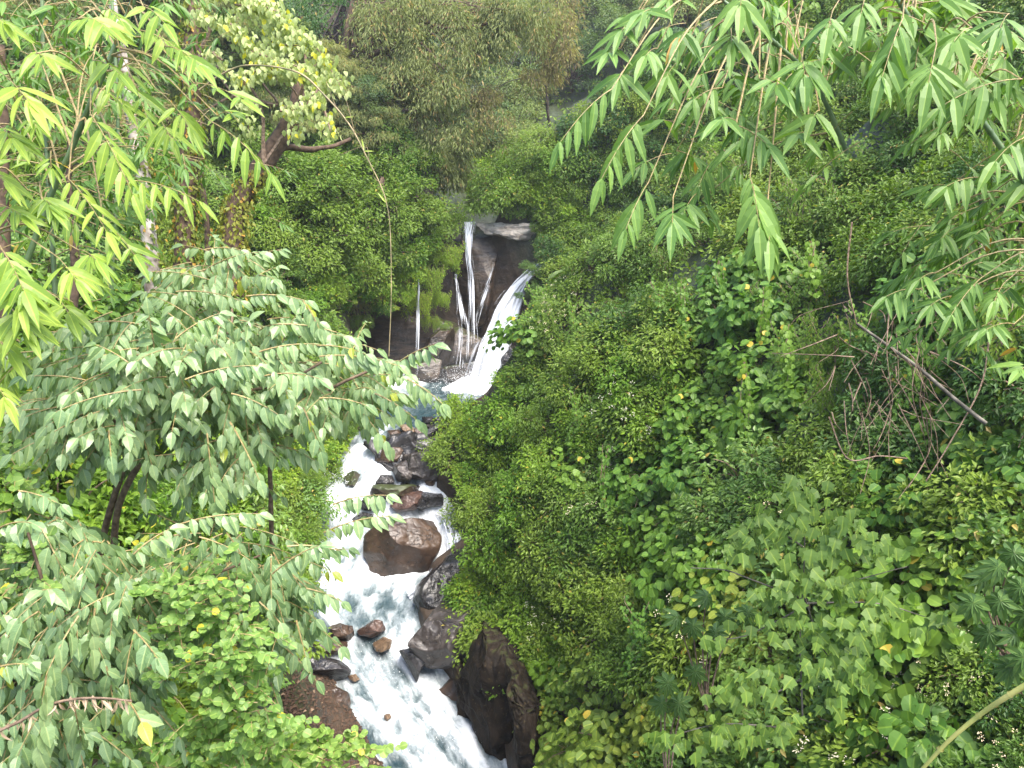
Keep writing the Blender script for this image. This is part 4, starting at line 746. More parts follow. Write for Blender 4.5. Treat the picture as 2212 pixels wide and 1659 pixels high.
bamboo('tall bamboo with a slanting green culm and bright leaf sprays at the left', None,
    [(10, 700, 6.6), (60, 560, 6.5), (111, 420, 6.4), (151, 330, 6.3), (198, 218, 6.1), (245, 110, 6), (300, -30, 5.9)], [.026, .02],
    [((262, 120), (318, 255), 9, .5, 0), ((195, 245), (287, 420), 12, .6, 0, 5.3, .24), ((148, 386), (230, 500), 10, .5, 0, 5.3, .24), ((225, 480), (290, 550), 8, .5, 0, 5.3), ((268, 390), (430, 435), 11, 1.1, 0, 5.2, .19), ((455, 262), (585, 375), 11, 1.1, 0, 5.2, .2),
     ((336, 191), (412, 278), 8, .8, 1, 5.4, .22), ((302, 65), (400, 120), 9, .6, 0), ((60, 118), (97, 122), 6, .9, 1), ((170, 40), (235, 60), 8, .4, 0), ((310, 15), (355, 50), 7, .4, 0), ((420, 180), (520, 215), 5, .2, 0), ((200, 130), (260, 160), 8, .5, 0), ((330, 240), (370, 300), 7, .9, 1), ((225, 20), (262, 45), 7, .7, 0), ((470, 250), (500, 245), 3, .1, 0), ((210, 190), (265, 225), 8, .7, 0), ((360, 100), (430, 140), 6, .5, 0)],
    [(190, 60, 7.4, 130, 60, .8, 26), (230, 300, 7.8, 110, 90, .8, 24)], M_BAMB, 5.4, fillmat=M_BAMB2)
bamboo('bamboo at the left edge with broad yellow green leaf fans', None,
    [(-60, 900, 5.4), (-40, 600, 5.2), (-30, 300, 5.1), (-50, -20, 5)], [.024, .018],
    [((-10, 150), (66, 225), 9, .5, 1, 4.8, .24), ((-30, 40), (10, 50), 6, .9, 1, 4.8), ((-30, 260), (27, 298), 8, .6, 1, 4.9), ((5, 540), (52, 628), 13, .45, 0, 4.7, .25), ((30, 600), (45, 660), 6, .9, 1, 4.7), ((110, 545), (165, 605), 9, .7, 1, 5), ((170, 540), (208, 562), 7, .8, 1, 5.2), ((0, 640), (56, 712), 10, .6, 1, 4.8), ((-30, 800), (12, 862), 6, 1., 1, 4.8), ((60, 410), (112, 445), 9, .6, 1, 5.2), ((-20, 440), (45, 465), 8, .5, 1, 5.1), ((120, 640), (150, 680), 6, .8, 1, 5.2), ((-40, 700), (20, 760), 8, .7, 0, 4.9), ((-40, 360), (10, 390), 7, .7, 1, 5)],
    [(50, 420, 6.8, 70, 120, .7, 22), (20, 780, 5.8, 60, 90, .5, 18)], M_BAMB, 5)
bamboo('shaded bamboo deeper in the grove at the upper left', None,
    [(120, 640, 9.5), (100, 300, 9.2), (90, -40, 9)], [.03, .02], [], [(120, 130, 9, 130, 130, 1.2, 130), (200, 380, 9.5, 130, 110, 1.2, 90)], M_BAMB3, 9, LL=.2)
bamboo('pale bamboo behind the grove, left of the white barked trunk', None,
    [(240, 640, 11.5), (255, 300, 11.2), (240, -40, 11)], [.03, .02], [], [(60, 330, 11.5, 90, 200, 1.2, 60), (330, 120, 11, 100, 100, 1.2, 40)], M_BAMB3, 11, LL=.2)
RB = [((1600, -20), (1600, 12), 8, .9, 1, 5, .27), ((1578, 60), (1580, 92), 8, 1., 1, 5.1, .26), ((1728, 110), (1738, 165), 9, .8, 1, 5), ((1640, 170), (1682, 186), 6, .7, 1, 5), ((1590, 262), (1556, 258), 6, .7, 1, 5.2), ((1590, 270), (1662, 318), 9, .6, 0, 5.2), ((1745, 290), (1722, 291), 5, .6, 1, 5.3), ((1770, 240), (1757, 252), 6, .7, 1, 5.3),
      ((1620, 380), (1640, 490), 11, .9, 0, 4.9, .29), ((1655, 470), (1662, 520), 6, 1., 1, 4.9, .27), ((1454, 425), (1452, 486), 8, .9, 1, 5, .24), ((1420, 22), (1385, 30), 5, .5, 1, 5.6), ((1360, 55), (1343, 66), 5, .7, 1, 5.6), ((1340, 105), (1316, 114), 5, .5, 1, 5.6), ((1420, 105), (1395, 120), 6, .8, 1, 5.5), ((1350, 150), (1336, 172), 7, 1., 1, 5.5),
      ((1322, 192), (1212, 305), 12, 1.5, 0, 5.2, .22), ((1390, 249), (1300, 385), 14, 1.3, 0, 5.2, .25), ((1400, 395), (1352, 495), 9, 1.2, 0, 5.3, .22), ((1560, 190), (1500, 215), 6, .9, 0, 5.5), ((1470, 130), (1440, 165), 7, .8, 1, 5.6), ((1500, 60), (1470, 80), 7, .9, 1, 5.7), ((1480, 0), (1440, 0), 6, .6, 1, 5.7)]
bamboo('overhanging bamboo with long drooping leaf sprays at the upper right of the falls', None,
    [(1830, 330, 6.2), (1760, 180, 6), (1660, 80, 5.8), (1560, 0, 5.7), (1480, -60, 5.7)], [.02, .01], RB, [(1650, 90, 6.3, 90, 70, .7, 34), (1540, 200, 6.6, 50, 60, .5, 12), (1500, 340, 6.2, 35, 60, .3, 7)], M_BAMB2, 5.2, LL=.26)
bamboo('dense dark leaved bamboo filling the upper right corner', None,
    [(2300, 520, 5.6), (2150, 300, 5.5), (2020, 120, 5.4), (1900, -60, 5.3)], [.022, .014],
    [((1950, 40), (1906, 165), 10, .7, 0, 4.7, .28), ((2023, 95), (2006, 178), 9, .8, 1, 4.6, .3), ((2208, 171), (2030, 232), 12, 1.1, 0, 4.8, .25), ((2100, 60), (2060, 90), 8, .8, 1, 4.8, .27), ((1800, 20), (1790, 60), 8, .9, 1, 5, .27), ((1870, -10), (1860, 30), 8, 1, 1, 5, .28), ((2180, 30), (2160, 60), 8, .9, 1, 4.8, .27)],
    [(1900, 60, 6, 120, 70, .7, 50), (2110, 140, 5.8, 110, 90, .7, 50)], M_BAMB2, 4.8, LL=.27)
bamboo('dark bamboo hanging down along the right edge', None,
    [(2320, 900, 6), (2290, 600, 5.9), (2250, 350, 5.8), (2260, 60, 5.8)], [.02, .014],
    [((2208, 300), (2150, 348), 8, .8, 0, 5.3, .26), ((2130, 385), (2045, 402), 10, .8, 0, 5.6, .24), ((1985, 625), (1915, 640), 10, .9, 0, 5.8, .2), ((2020, 590), (1985, 605), 8, .8, 1, 5.8, .2), ((2120, 600), (2055, 680), 12, .8, 0, 5.7, .21), ((2170, 610), (2148, 650), 8, .9, 1, 5.7, .2), ((2190, 700), (2130, 712), 8, .7, 1, 5.7, .2), ((2060, 640), (2010, 660), 7, .8, 1, 5.8, .2), ((2230, 790), (2205, 800), 5, .3, 1, 5.6)],
    [(2140, 460, 6.4, 70, 90, .6, 50), (2150, 640, 6.5, 60, 50, .5, 26)], M_BAMB2, 5.6, LL=.22)

# ------------------------------------------------------------------ grey leaved shrub in the left foreground
base = P(300, 1500, 6.2); sh = empty('broad_leaf_shrub', base); tag(sh, 'large grey green shrub with rows of drooping leaves in the left foreground', 'shrub')
lim = Acc()
for pl, r in [([(202, 1290, 6.4), (225, 1150, 6.3), (279, 973, 6), (300, 900, 5.8), (330, 780, 5.7)], [.032, .016]), ([(240, 1290, 6.4), (255, 1100, 6.2), (316, 976, 6), (345, 905, 5.8), (470, 800, 5.6)], [.032, .014]),
              ([(590, 1290, 7), (585, 1070, 6.6), (588, 990, 6.3), (640, 930, 6), (700, 850, 5.6), (800, 800, 5.5)], [.022, .01]), ([(330, 920, 5.8), (450, 860, 5.6), (600, 830, 5.5), (700, 780, 5.5)], [.016, .008]), ([(320, 940, 5.9), (200, 890, 5.6), (120, 860, 5.5)], [.014, .007]), ([(400, 860, 5.7), (500, 700, 5.9), (470, 600, 6.2)], [.014, .007])]:
    tube(lim, curve([V3((x, y), t) for x, y, t in pl], 20), r, 8, .006)
lim.build('trunk', M_BROWNTW, sh, True, origin=base)
def srow(root, p0, p1, t=5.1, n=None, L_=.125, hang=1.0, mat=None, T=None):
    d = math.hypot(p1[0] - p0[0], p1[1] - p0[1]) * t / F; n = n or max(9, int(d / .024)); L_ *= 1.05
    spray(root, p0, p1, t + RS.uniform(-.1, .1), t + RS.uniform(-.15, .15), T or L_OVATE, mat or M_SHRUB, L_, n, hang, part='leafy_branch', facing=.55, spread=.75, r0=.006, jit=.22)
for p0, p1, t in [((306, 842), (121, 890), 4.9), ((289, 792), (208, 745), 5), ((339, 788), (322, 681), 5.2), ((380, 731), (474, 677), 5.2), ((497, 812), (538, 694), 5.1), ((531, 640), (662, 650), 5.6), ((655, 650), (690, 710), 5.5), ((571, 812), (690, 818), 5.0), ((500, 850), (600, 895), 4.9), ((497, 912), (560, 1037), 4.9), ((447, 936), (464, 1085), 4.8), ((235, 930), (240, 986), 5), ((672, 748), (790, 765), 5.3),
                  ((840, 800), (938, 745), 5.3), ((880, 820), (955, 872), 5.2), ((810, 850), (905, 912), 5.2), ((770, 880), (838, 965), 5.2), ((655, 880), (692, 975), 5.1), ((346, 583), (440, 587), 6.1), ((440, 585), (560, 545), 6.1), ((440, 540), (520, 540), 6.2), ((380, 630), (520, 650), 5.8), ((188, 822), (50, 815), 5.2), ((690, 770), (860, 790), 5.3), ((600, 700), (760, 730), 5.5), ((560, 760), (700, 745), 5.4), ((300, 700), (180, 700), 5.6), ((420, 690), (330, 640), 5.7), ((700, 1150), (842, 1115), 5.3), ((720, 1090), (835, 1070), 5.4), ((690, 860), (790, 875), 5.3), ((400, 820), (560, 790), 5.), ((250, 880), (90, 950), 5.1), ((610, 740), (640, 680), 5.5)]:
    srow(sh, p0, p1, t)
fo = Acc(); stt = Acc()
def fill_rows(fo, stt, cx, cy, ct, rx, ry, rt, n, L_, T=L_OVATE, hang=.9, ln=(.25, .5), org=(0, 0), nn_=(9, 15), dirz=(-.6, .25)):
    for k in range(n):
        u = nrm(RS.randn(3)) * RS.uniform(.45, 1) ; px, py, t = cx + u[0] * rx, cy + u[1] * ry, ct + u[2] * rt
        d = np.array([u[0] + RS.randn() * .5, u[2] + RS.randn() * .4 - .3, RS.uniform(*dirz)]); q = P(px, py, t); l = RS.uniform(*ln)
        twig(fo, stt, q, q + nrm(d) * l, T, L_, RS.randint(*nn_), hang, facing=.5, spread=.75, jit=.25, r0=.005)
fill_rows(fo, stt, 400, 790, 5.9, 330, 150, .6, 230, .13); fill_rows(fo, stt, 230, 900, 5.8, 190, 90, .5, 75, .13); fill_rows(fo, stt, 700, 820, 5.9, 140, 70, .4, 60, .115); fill_rows(fo, stt, 480, 590, 6.3, 90, 50, .3, 30, .12); fill_rows(fo, stt, 480, 960, 5.8, 130, 60, .4, 34, .12)
fo.build('foliage', M_SHRUB, sh, origin=base); stt.build('branchlet', M_TWIG, sh, origin=base)
base = P(150, 1700, 5.5); s2 = empty('broad_leaf_shrub', base); tag(s2, 'lower grey green shrub with large veined leaves at the bottom left', 'shrub')
lim = Acc()
for pl, r in [([(150, 1760, 5.4), (110, 1500, 5.1), (100, 1300, 4.8), (60, 1150, 4.7)], [.02, .008]), ([(180, 1760, 5.4), (260, 1450, 5.1), (400, 1280, 5), (560, 1200, 4.9)], [.018, .007]), ([(60, 1700, 5.2), (20, 1400, 4.9), (-20, 1200, 4.8)], [.016, .007])]:
    tube(lim, curve([V3((x, y), t) for x, y, t in pl], 20), r, 7, .004)
lim.build('trunk', M_BARK, s2, True, origin=base)
for p0, p1, t, l in [((91, 1143), (140, 1245), 4.4, .14), ((84, 1321), (7, 1390), 4.2, .15), ((205, 1314), (198, 1430), 4.1, .17), ((289, 1361), (340, 1422), 4.3, .15), ((588, 1240), (690, 1178), 4.7, .13), ((560, 1300), (640, 1390), 4.7, .13), ((662, 1271), (738, 1300), 4.9, .12), ((289, 1197), (366, 1143), 4.6, .14), ((366, 1140), (560, 1110), 4.7, .13), ((514, 1324), (545, 1391), 4.6, .13), ((170, 1330), (95, 1470), 4.1, .17), ((100, 1460), (85, 1640), 4., .17), ((275, 1512), (305, 1560), 4.2, .17), ((0, 1140), (70, 1130), 4.5, .14), ((150, 1280), (90, 1275), 4.4, .15), ((640, 1340), (660, 1420), 4.9, .12), ((430, 1160), (540, 1210), 4.7, .13), ((200, 1170), (260, 1190), 4.6, .13), ((0, 1440), (60, 1435), 4.2, .15), ((160, 1520), (175, 1600), 4.2, .15), ((230, 1440), (250, 1540), 4.1, .16), ((620, 1180), (735, 1190), 5., .12), ((40, 1060), (130, 1090), 4.8, .13)]:
    srow(s2, p0, p1, t, L_=l * .84, hang=.9)
fo = Acc(); stt = Acc()
fill_rows(fo, stt, 150, 1320, 5.1, 190, 190, .4, 170, .118, dirz=(-.8, .1)); fill_rows(fo, stt, 480, 1200, 5.5, 180, 90, .4, 84, .12, dirz=(-.8, .1)); fill_rows(fo, stt, 560, 1330, 5.4, 90, 90, .3, 44, .12, dirz=(-.8, .1)); fill_rows(fo, stt, 90, 1520, 4.9, 110, 90, .3, 50, .12, dirz=(-.8, .1)); fill_rows(fo, stt, 260, 1520, 5.2, 90, 60, .3, 12, .13, dirz=(-.8, .1)); fill_rows(fo, stt, 60, 1120, 5.4, 120, 60, .3, 20, .13)
fo.build('foliage', M_SHRUB, s2, origin=base); stt.build('branchlet', M_TWIG, s2, origin=base)
# withered branch
q = empty('withered_branch', P(0, 1573, 4.05)); tag(q, 'dead branch with shrivelled tan leaves at the bottom left', 'branch'); a = Acc(); dl = Acc(); org = np.array(q.location)
pts = curve([V3(p, 4.0) for p in [(-30, 1590), (40, 1560), (100, 1525), (160, 1510), (220, 1508), (285, 1514)]], 24); tube(a, pts, [.009, .005], 6, .002); a.build('stem', M_BROWNTW, q, True, origin=org)
for i in range(1, 23):
    put_leaves(dl, L_OVATE, np.repeat(pts[i:i + 1], 2, 0) + RS.randn(2, 3) * .01, np.array([[0, 0, -1.], [.1, 0, -1]]) + RS.randn(2, 3) * .25, RS.randn(2, 3), .085 * RS.uniform(.5, 1.1, 2), .45)
dl.build('dead_leaf', M_DEAD, q, origin=org)
# round leaved climber
def climber(label, base, regions, size, mat, name='round_leaf_climber', T=None, smat=None):
    r = empty(name, base); tag(r, label, 'climber'); a = Acc(); s = Acc(); org = np.array(base)
    for cx, cy, t, sx, sy, n in regions:
        for k in range(n):
            p = P(cx + RS.uniform(-1, 1) * sx, cy + RS.uniform(-1, 1) * sy, t + RS.uniform(-.25, .25)); d = nrm(np.array([RS.randn(), RS.randn() * .6 - .3, RS.uniform(-.5, .8)]))
            twig(a, s, p, p + d * RS.uniform(.12, .3), T or L_ROUND, size * RS.uniform(.8, 1.1), RS.randint(6, 11), .15, facing=.8, spread=.8, jit=.35, r0=.0035, sag=.2, taper=.5)
    a.build('foliage', mat, r, origin=org); s.build('stem', smat or M_TWIG, r, origin=org)
climber('bright green round leaved climber spilling over the lower left shrub', P(480, 1700, 5.4), [(430, 1300, 4.75, 80, 60, 36), (470, 1400, 4.7, 90, 60, 48), (520, 1500, 4.8, 80, 60, 42), (500, 1600, 4.9, 110, 60, 50), (390, 1240, 4.8, 60, 30, 12)], .06, M_ROUND)
climber('bright green round leaved climber on the gravel bank at the bottom', P(720, 1720, 5.6), [(740, 1625, 5.2, 60, 26, 20), (650, 1640, 5.1, 60, 26, 16), (800, 1655, 5.3, 50, 14, 7)], .062, M_ROUND)
climber('yellow green small leaved climber at the left edge', P(-20, 1400, 5.6), [(30, 1280, 5.0, 50, 60, 16), (10, 1010, 5.4, 60, 60, 24), (60, 1200, 5.2, 70, 30, 10)], .065, M_ROUND)
climber('low yellow green leaves along the bottom left under the shrub', P(300, 1740, 5.6), [(330, 1640, 5.0, 100, 30, 26), (200, 1640, 5.1, 80, 20, 8)], .06, M_ROUND)

# ------------------------------------------------------------------ ivy covered trunks and the pale vine
def ivy_trunk(label, pl, rad, ivy, bark=M_BARK, cover=(0, 1), name='ivy_covered_tree', mat=None):
    pts = curve([V3((x, y), t) for x, y, t in pl], 36); r = empty(name, pts[0]); tag(r, label, 'tree'); org = pts[0]
    a = Acc(); tube(a, pts, rad, 12, .04); a.build('trunk', bark, r, True, origin=org)
    if ivy:
        v = Acc(); n = ivy; s = RS.uniform(*cover, n); i = (s * 35).astype(int); th = RS.uniform(0, 6.28, n); rr = np.interp(s, np.linspace(0, 1, len(rad)), rad)
        d = np.column_stack([np.cos(th), np.sin(th), np.zeros(n)]); p = pts[i] + d * (rr * RS.uniform(1, 1.45, n))[:, None] + RS.randn(n, 3) * .04
        put_leaves(v, L_SMALL, p, d * .5 - UP + RS.randn(n, 3) * .4, d + UP * .5 + RS.randn(n, 3) * .3, .085 * RS.uniform(.6, 1.2, n), 1.4); v.build('ivy', mat or M_IVY, r, origin=org)
    return r, pts
ivy_trunk('upright trunk thickly covered in yellow green ivy left of centre', [(392, 620, 13), (400, 520, 13), (403, 420, 13), (407, 319, 13), (412, 200, 13), (415, 90, 13), (425, -30, 13)], [.17, .16, .15, .12], 2600)
ivy_trunk('leaning brown trunk with ivy on its lower half', [(500, 640, 13), (504, 517, 13), (515, 437, 13), (571, 353, 13), (610, 290, 13), (640, 230, 13), (650, 150, 13.2)], [.2, .17, .15, .09], 1300, cover=(0, .5))
ivy_trunk('stout side limb reaching right from the leaning trunk', [(590, 335, 13), (620, 318, 13.1), (670, 322, 13.3), (720, 312, 13.4), (760, 300, 13.5)], [.07, .05, .03], 0, name='tree_limb')
ivy_trunk('white barked trunk at the left of the ivy covered trunk', [(330, 640, 12), (322, 504, 12), (312, 396, 12), (300, 330, 12), (282, 262, 12), (262, 120, 12), (240, -30, 12)], [.12, .11, .08, .06], 500, M_PBARK, (0, .5), 'pale_barked_tree')
ivy_trunk('slim brown trunk between the ivy trunk and the leaning trunk', [(450, 600, 14), (447, 504, 14), (438, 400, 14), (433, 320, 14), (430, 200, 14)], [.06, .05, .04], 60, cover=(0, .4), name='slim_tree')
ivy_trunk('brown trunk at the far left behind the bamboo', [(5, 700, 10), (7, 487, 10), (4, 400, 10), (7, 300, 10), (0, 100, 10)], [.09, .08, .06], 60, name='slim_tree')
ivy_trunk('thin brown trunk rising behind the left bamboo leaves', [(160, 700, 9), (160, 560, 9), (150, 420, 9), (150, 300, 9)], [.05, .04, .03], 20, name='slim_tree')
r = empty('pale_leaved_vine', P(520, 300, 12.5)); tag(r, 'pale cream green vine cascading over thin arched branches at the upper left', 'vine'); org = np.array(r.location); a = Acc(); s = Acc()
def strand_leaves(a, s, pl, t, n, size, sp_, T=L_OVATE2, r0=.02, drop=.3):
    pts = curve([V3(p, t + RS.uniform(-.2, .2)) for p in pl], 20); tube(s, pts, [r0, r0 * .4], 5)
    u = RS.uniform(0, 19, n); i = u.astype(int); f = (u - i)[:, None]; p = pts[np.minimum(i, 18)] * (1 - f) + pts[np.minimum(i + 1, 19)] * f + RS.randn(n, 3) * np.array([sp_, sp_, sp_ * .7]) - UP * drop * RS.uniform(0, sp_ * 2, n)[:, None]
    put_leaves(a, T, p, np.array([0, -.2, -1]) + RS.randn(n, 3) * .45, np.array([0, -.7, .8]) + RS.randn(n, 3) * .35, size * RS.uniform(.6, 1.15, n), 1.3)
for pl, n in [([(415, 30), (487, 45), (520, 75), (555, 108)], 340), ([(504, 10), (588, 20), (632, 60), (685, 105), (735, 185)], 620), ([(540, 110), (600, 130), (655, 150), (705, 190)], 420), ([(500, 165), (580, 150), (640, 160), (700, 130)], 330), ([(690, 190), (670, 215), (655, 235)], 140), ([(605, 240), (625, 230), (645, 270), (635, 295)], 110), ([(700, 235), (710, 270), (715, 285)], 60), ([(528, 161), (530, 220), (540, 300)], 120), ([(455, 110), (480, 130), (450, 100)], 60), ([(590, 40), (600, 90), (650, 100)], 240), ([(430, -20), (520, -15), (600, 10)], 300)]:
    strand_leaves(a, s, pl, 12.2, n, .105, .085)
for pl in [[(571, 353), (560, 220), (500, 165), (430, 120)], [(571, 353), (630, 260), (640, 200), (560, 150)], [(560, 220), (600, 225), (560, 170), (540, 110)], [(640, 230), (660, 160), (650, 90), (600, 20)], [(560, 230), (500, 210), (440, 240)], [(455, 60), (430, 130), (470, 160), (520, 230)]]:
    tube(s, curve([V3(p, 12.6) for p in pl], 24), [.035, .01], 5, .02)
a.build('foliage', M_PALE, r, origin=org); s.build('stem', M_BROWNTW, r, origin=org)
# arched cane and hanging dry stem
q = empty('dry_hanging_stem', P(430, 195, 6.5)); tag(q, 'arched cane ending in a long dry stem hanging before the left cliff', 'stem'); org = np.array(q.location); s = Acc()
pts = curve([V3(p, t) for p, t in [((430, 195), 6.5), ((480, 160), 6.45), ((538, 141), 6.4), ((640, 155), 6.3), ((700, 205), 6.3), ((755, 270), 6.3), ((795, 345), 6.3), ((822, 400), 6.3), ((835, 440), 6.3), ((843, 500), 6.3), ((845, 640), 6.3), ((840, 770), 6.3)]], 70)
tube(s, pts, [.008, .008, .007, .0045, .0035, .003], 6); [tube(s, [pts[i], pts[i] + (pts[i + 1] - pts[i]) * .12], [np.interp(i, [0, 30, 69], [.011, .008, .005])] * 2, 6) for i in range(3, 66, 5)]; [tube(s, curve([pts[i], pts[i] + RS.randn(3) * .05 + UP * .06, pts[i] + RS.randn(3) * .12 + UP * .1], 6), [.003, .001], 4) for i in (8, 18, 28, 33, 38, 43, 53)]; s.build('cane', M_STRAW, q, True, origin=org); a = Acc()
for i in [30, 36, 40, 50]:
    put_leaves(a, L_LANCE, np.repeat(pts[i:i + 1], 3, 0), RS.randn(3, 3) * .6 + [0, 0, .3], RS.randn(3, 3) + [0, -1, .5], .1 * RS.uniform(.5, 1.1, 3), .8)
a.build('foliage', M_BAMB, q, origin=org)
for p, lb in [([(1989, 1665), (2050, 1600), (2117, 1544), (2170, 1508), (2240, 1465)], 'yellow green bamboo cane crossing the bottom right corner')]:
    q = empty('bamboo_cane', V3(p[0], 3.2)); tag(q, lb, 'cane'); s = Acc(); pts = curve([V3(x, 3.2 - i * .08) for i, x in enumerate(p)], 30); tube(s, pts, [.007, .0105], 9)
    for i in (5, 14, 23): tube(s, [pts[i], pts[i] + (pts[i + 1] - pts[i]) * .35], [.0125, .0125], 9)
    s.build('culm', M_YCANE, q, True, origin=np.array(q.location))
M_GBARK = bark_mat('grey_weathered_bark', (.05, .045, .035), (.17, .15, .12), 8)
# fallen pole and dead twigs
q = empty('fallen_pole', V3((1870, 715), 9)); tag(q, 'weathered grey pole fallen across the right bank thicket', 'pole'); s = Acc()
tube(s, curve([V3(p, t) for p, t in [((1850, 700), 9), ((1930, 755), 8.9), ((1990, 800), 8.8), ((2070, 868), 8.6), ((2130, 915), 8.5)]], 26), [.016, .024], 9, .006); s.build('stem', M_GBARK, q, True, origin=np.array(q.location))
q = empty('dead_twig_tangle', V3((1880, 780), 8.9)); tag(q, 'tangle of bare brown twigs under the fallen grey pole', 'twigs'); s = Acc()
for k in range(70):
    x0, y0 = RS.uniform(1790, 2010), RS.uniform(640, 900); th = RS.normal(1.4, .7); l = RS.uniform(50, 190)
    p = [(x0, y0), (x0 + math.cos(th) * l * .5 + RS.randn() * 12, y0 + math.sin(th) * l * .5), (x0 + math.cos(th) * l + RS.randn() * 20, y0 + math.sin(th) * l)]
    tube(s, curve([V3(pp, 8.8 + RS.uniform(-.4, .4)) for pp in p], 10), [.009 * RS.uniform(.4, 1), .003], 4)
s.build('twig', M_BROWNTW, q, origin=np.array(q.location))
for pl, lb in [([(1790, 900), (1830, 990), (1900, 985), (1960, 990)], 'long looping bare vine below the twig tangle'), ([(2140, 700), (2120, 830), (2050, 960), (2000, 1040)], 'thin pale stem behind the right bamboo'), ([(1840, 480), (1830, 600), (1850, 700)], 'bare stem hanging above the fallen pole')]:
    q = empty('bare_stem', V3(pl[0], 8.6)); tag(q, lb, 'stem'); s = Acc(); tube(s, curve([V3(p, 8.6) for p in pl], 20), [.01, .007], 5, .004); s.build('stem', M_BROWNTW, q, origin=np.array(q.location))
# lobed leaf shrub
q = empty('lobed_leaf_shrub', V3((1730, 1500), 8.6)); tag(q, 'tall pale green shrub with lobed leaves on bare grey stems', 'shrub'); org = np.array(q.location); s = Acc(); a = Acc()
def c4(p): return (1123 + p[0] * .4922, 1106 + p[1] * .4922)
for pl in [[(1240, 900), (1230, 520), (1240, 380), (1250, 100), (1230, -60)], [(1240, 380), (1000, 290), (900, 255), (750, 245)], [(1240, 330), (1270, 270), (1400, 310), (1700, 240)], [(1250, 370), (1330, 600), (1470, 720)], [(1240, 400), (1560, 400), (1780, 460)], [(1240, 420), (1000, 540), (850, 560)], [(1250, 200), (1380, 150), (1440, 100)], [(1240, 150), (1100, 60)], [(1290, 700), (1100, 800), (880, 820)], [(1200, 950), (900, 930), (690, 975)]]:
    tube(s, curve([V3(c4(p), 7.9 - i * .08) for i, p in enumerate(pl)], 16), [.009, .004], 6, .004)
for (x, y), n, sx, sy in [((1000, 120), 40, 90, 60), ((1560, 140), 30, 80, 50), ((1200, 480), 30, 200, 60), ((1450, 640), 26, 120, 60), ((1050, 700), 30, 140, 60), ((1300, 300), 30, 150, 50), ((1130, 40), 50, 130, 60), ((1400, 60), 40, 110, 60), ((1230, -60), 44, 80, 80), ((1190, 260), 14, 60, 40), ((1120, 350), 34, 110, 40), ((1440, 330), 30, 90, 40), ((1580, 380), 16, 60, 40), ((1470, 520), 26, 90, 60), ((1830, 480), 10, 50, 40), ((1290, 560), 12, 60, 50), ((1270, 720), 12, 50, 50), ((1390, 760), 14, 50, 60), ((940, 800), 26, 110, 40), ((870, 560), 10, 50, 40), ((1500, 720), 16, 70, 50), ((1330, 180), 18, 80, 40), ((900, 960), 40, 110, 70), ((620, 980), 20, 60, 40), ((1150, 940), 20, 80, 50)]:
    p = np.array([V3(c4((x + RS.randn() * sx * .6, y + RS.randn() * sy * .6)), 7.5 + RS.uniform(-.3, .3)) for _ in range(n)])
    put_leaves(a, L_MAPLE, p, np.column_stack([RS.randn(n) * .6, -.5 + 0 * p[:, 0], -.8 + RS.randn(n) * .2]), np.array([0, -.75, .75]) + RS.randn(n, 3) * .38, .135 * RS.uniform(.6, 1.15, n))
a.build('foliage', M_MAPLE, q, origin=org); s.build('stem', M_GBARK, q, origin=org)
# finger leaved plants
for cl, lb, tt_ in [([(2170, 180), (2100, 240), (1990, 400), (2110, 390), (2170, 540), (2060, 530), (2200, 330), (2210, 640), (2040, 280), (2150, 680), (2230, 450)], 'dark blue green shrub of finger like leaf whorls at the right edge', 7), ([(820, 370), (900, 460), (1000, 440), (760, 500), (690, 460), (860, 530)], 'green finger leaved shrub left of the lobed leaf shrub', 8.4), ([(650, 750), (700, 840), (770, 700), (620, 840)], 'green finger leaved shrub above the heart leaved mounds', 8.6)]:
    q = empty('finger_leaf_shrub', V3(c4((cl[0][0], cl[0][1] + 500)), tt_ + .4)); tag(q, lb, 'shrub'); org = np.array(q.location); a = Acc(); s = Acc()
    for p in cl:
        c = V3(c4(p), tt_ + RS.uniform(-.2, .2)); ax = nrm(np.array([RS.randn() * .3, -.7, .8])); u_ = nrm(np.cross(ax, [.3, 1, .2])); v_ = np.cross(ax, u_); n = 9; th = np.linspace(0, 6.283, n, endpoint=False) + RS.rand()
        put_leaves(a, L_OVATE, np.repeat(c[None], n, 0), np.cos(th)[:, None] * u_ + np.sin(th)[:, None] * v_ - ax * .25 - UP * .3, np.repeat(ax[None], n, 0), .2 * RS.uniform(.8, 1.1, n), .75); tube(s, curve([org, (org + c) / 2 + [0, .2, 0], c], 8), [.012, .006], 5)
    a.build('foliage', M_PALM, q, origin=org); s.build('stem', M_BROWNTW, q, origin=org)
# hanging creepers of round leaves
for i, (x, y, l, t) in enumerate([(1700, 700, 130, 9.3), (1610, 780, 150, 9.5), (1650, 620, 120, 9.6), (1310, 960, 150, 14), (1560, 560, 90, 11), (1480, 600, 120, 12), (1760, 520, 120, 9.5)]):
    q = empty('hanging_creeper', V3((x, y - 10), t)); tag(q, 'narrow hanging strand of round leaves ' + ['right of', 'below', 'above', 'far left of', 'upper left of', 'left of', 'upper right of'][i] + ' the heart leaved vine mounds', 'creeper'); org = np.array(q.location); a = Acc(); s = Acc()
    for k in range(3):
        pts = curve([V3((x + RS.uniform(-9, 9), y), t), V3((x + RS.uniform(-14, 14), y + l * .5), t - .1), V3((x + RS.uniform(-10, 6), y + l * RS.uniform(.7, 1)), t - .1)], 30); tube(s, pts, [.005, .003], 4)
        n = 30; put_leaves(a, L_ROUNDER, pts + RS.randn(n, 3) * .025, np.array([0, -.3, -1]) + RS.randn(n, 3) * .3, np.array([0, -1, .5]) + RS.randn(n, 3) * .2, .075 * RS.uniform(.8, 1.2, n))
    a.build('foliage', M_KUDZU, q, origin=org); s.build('stem', M_BROWNTW, q, origin=org)
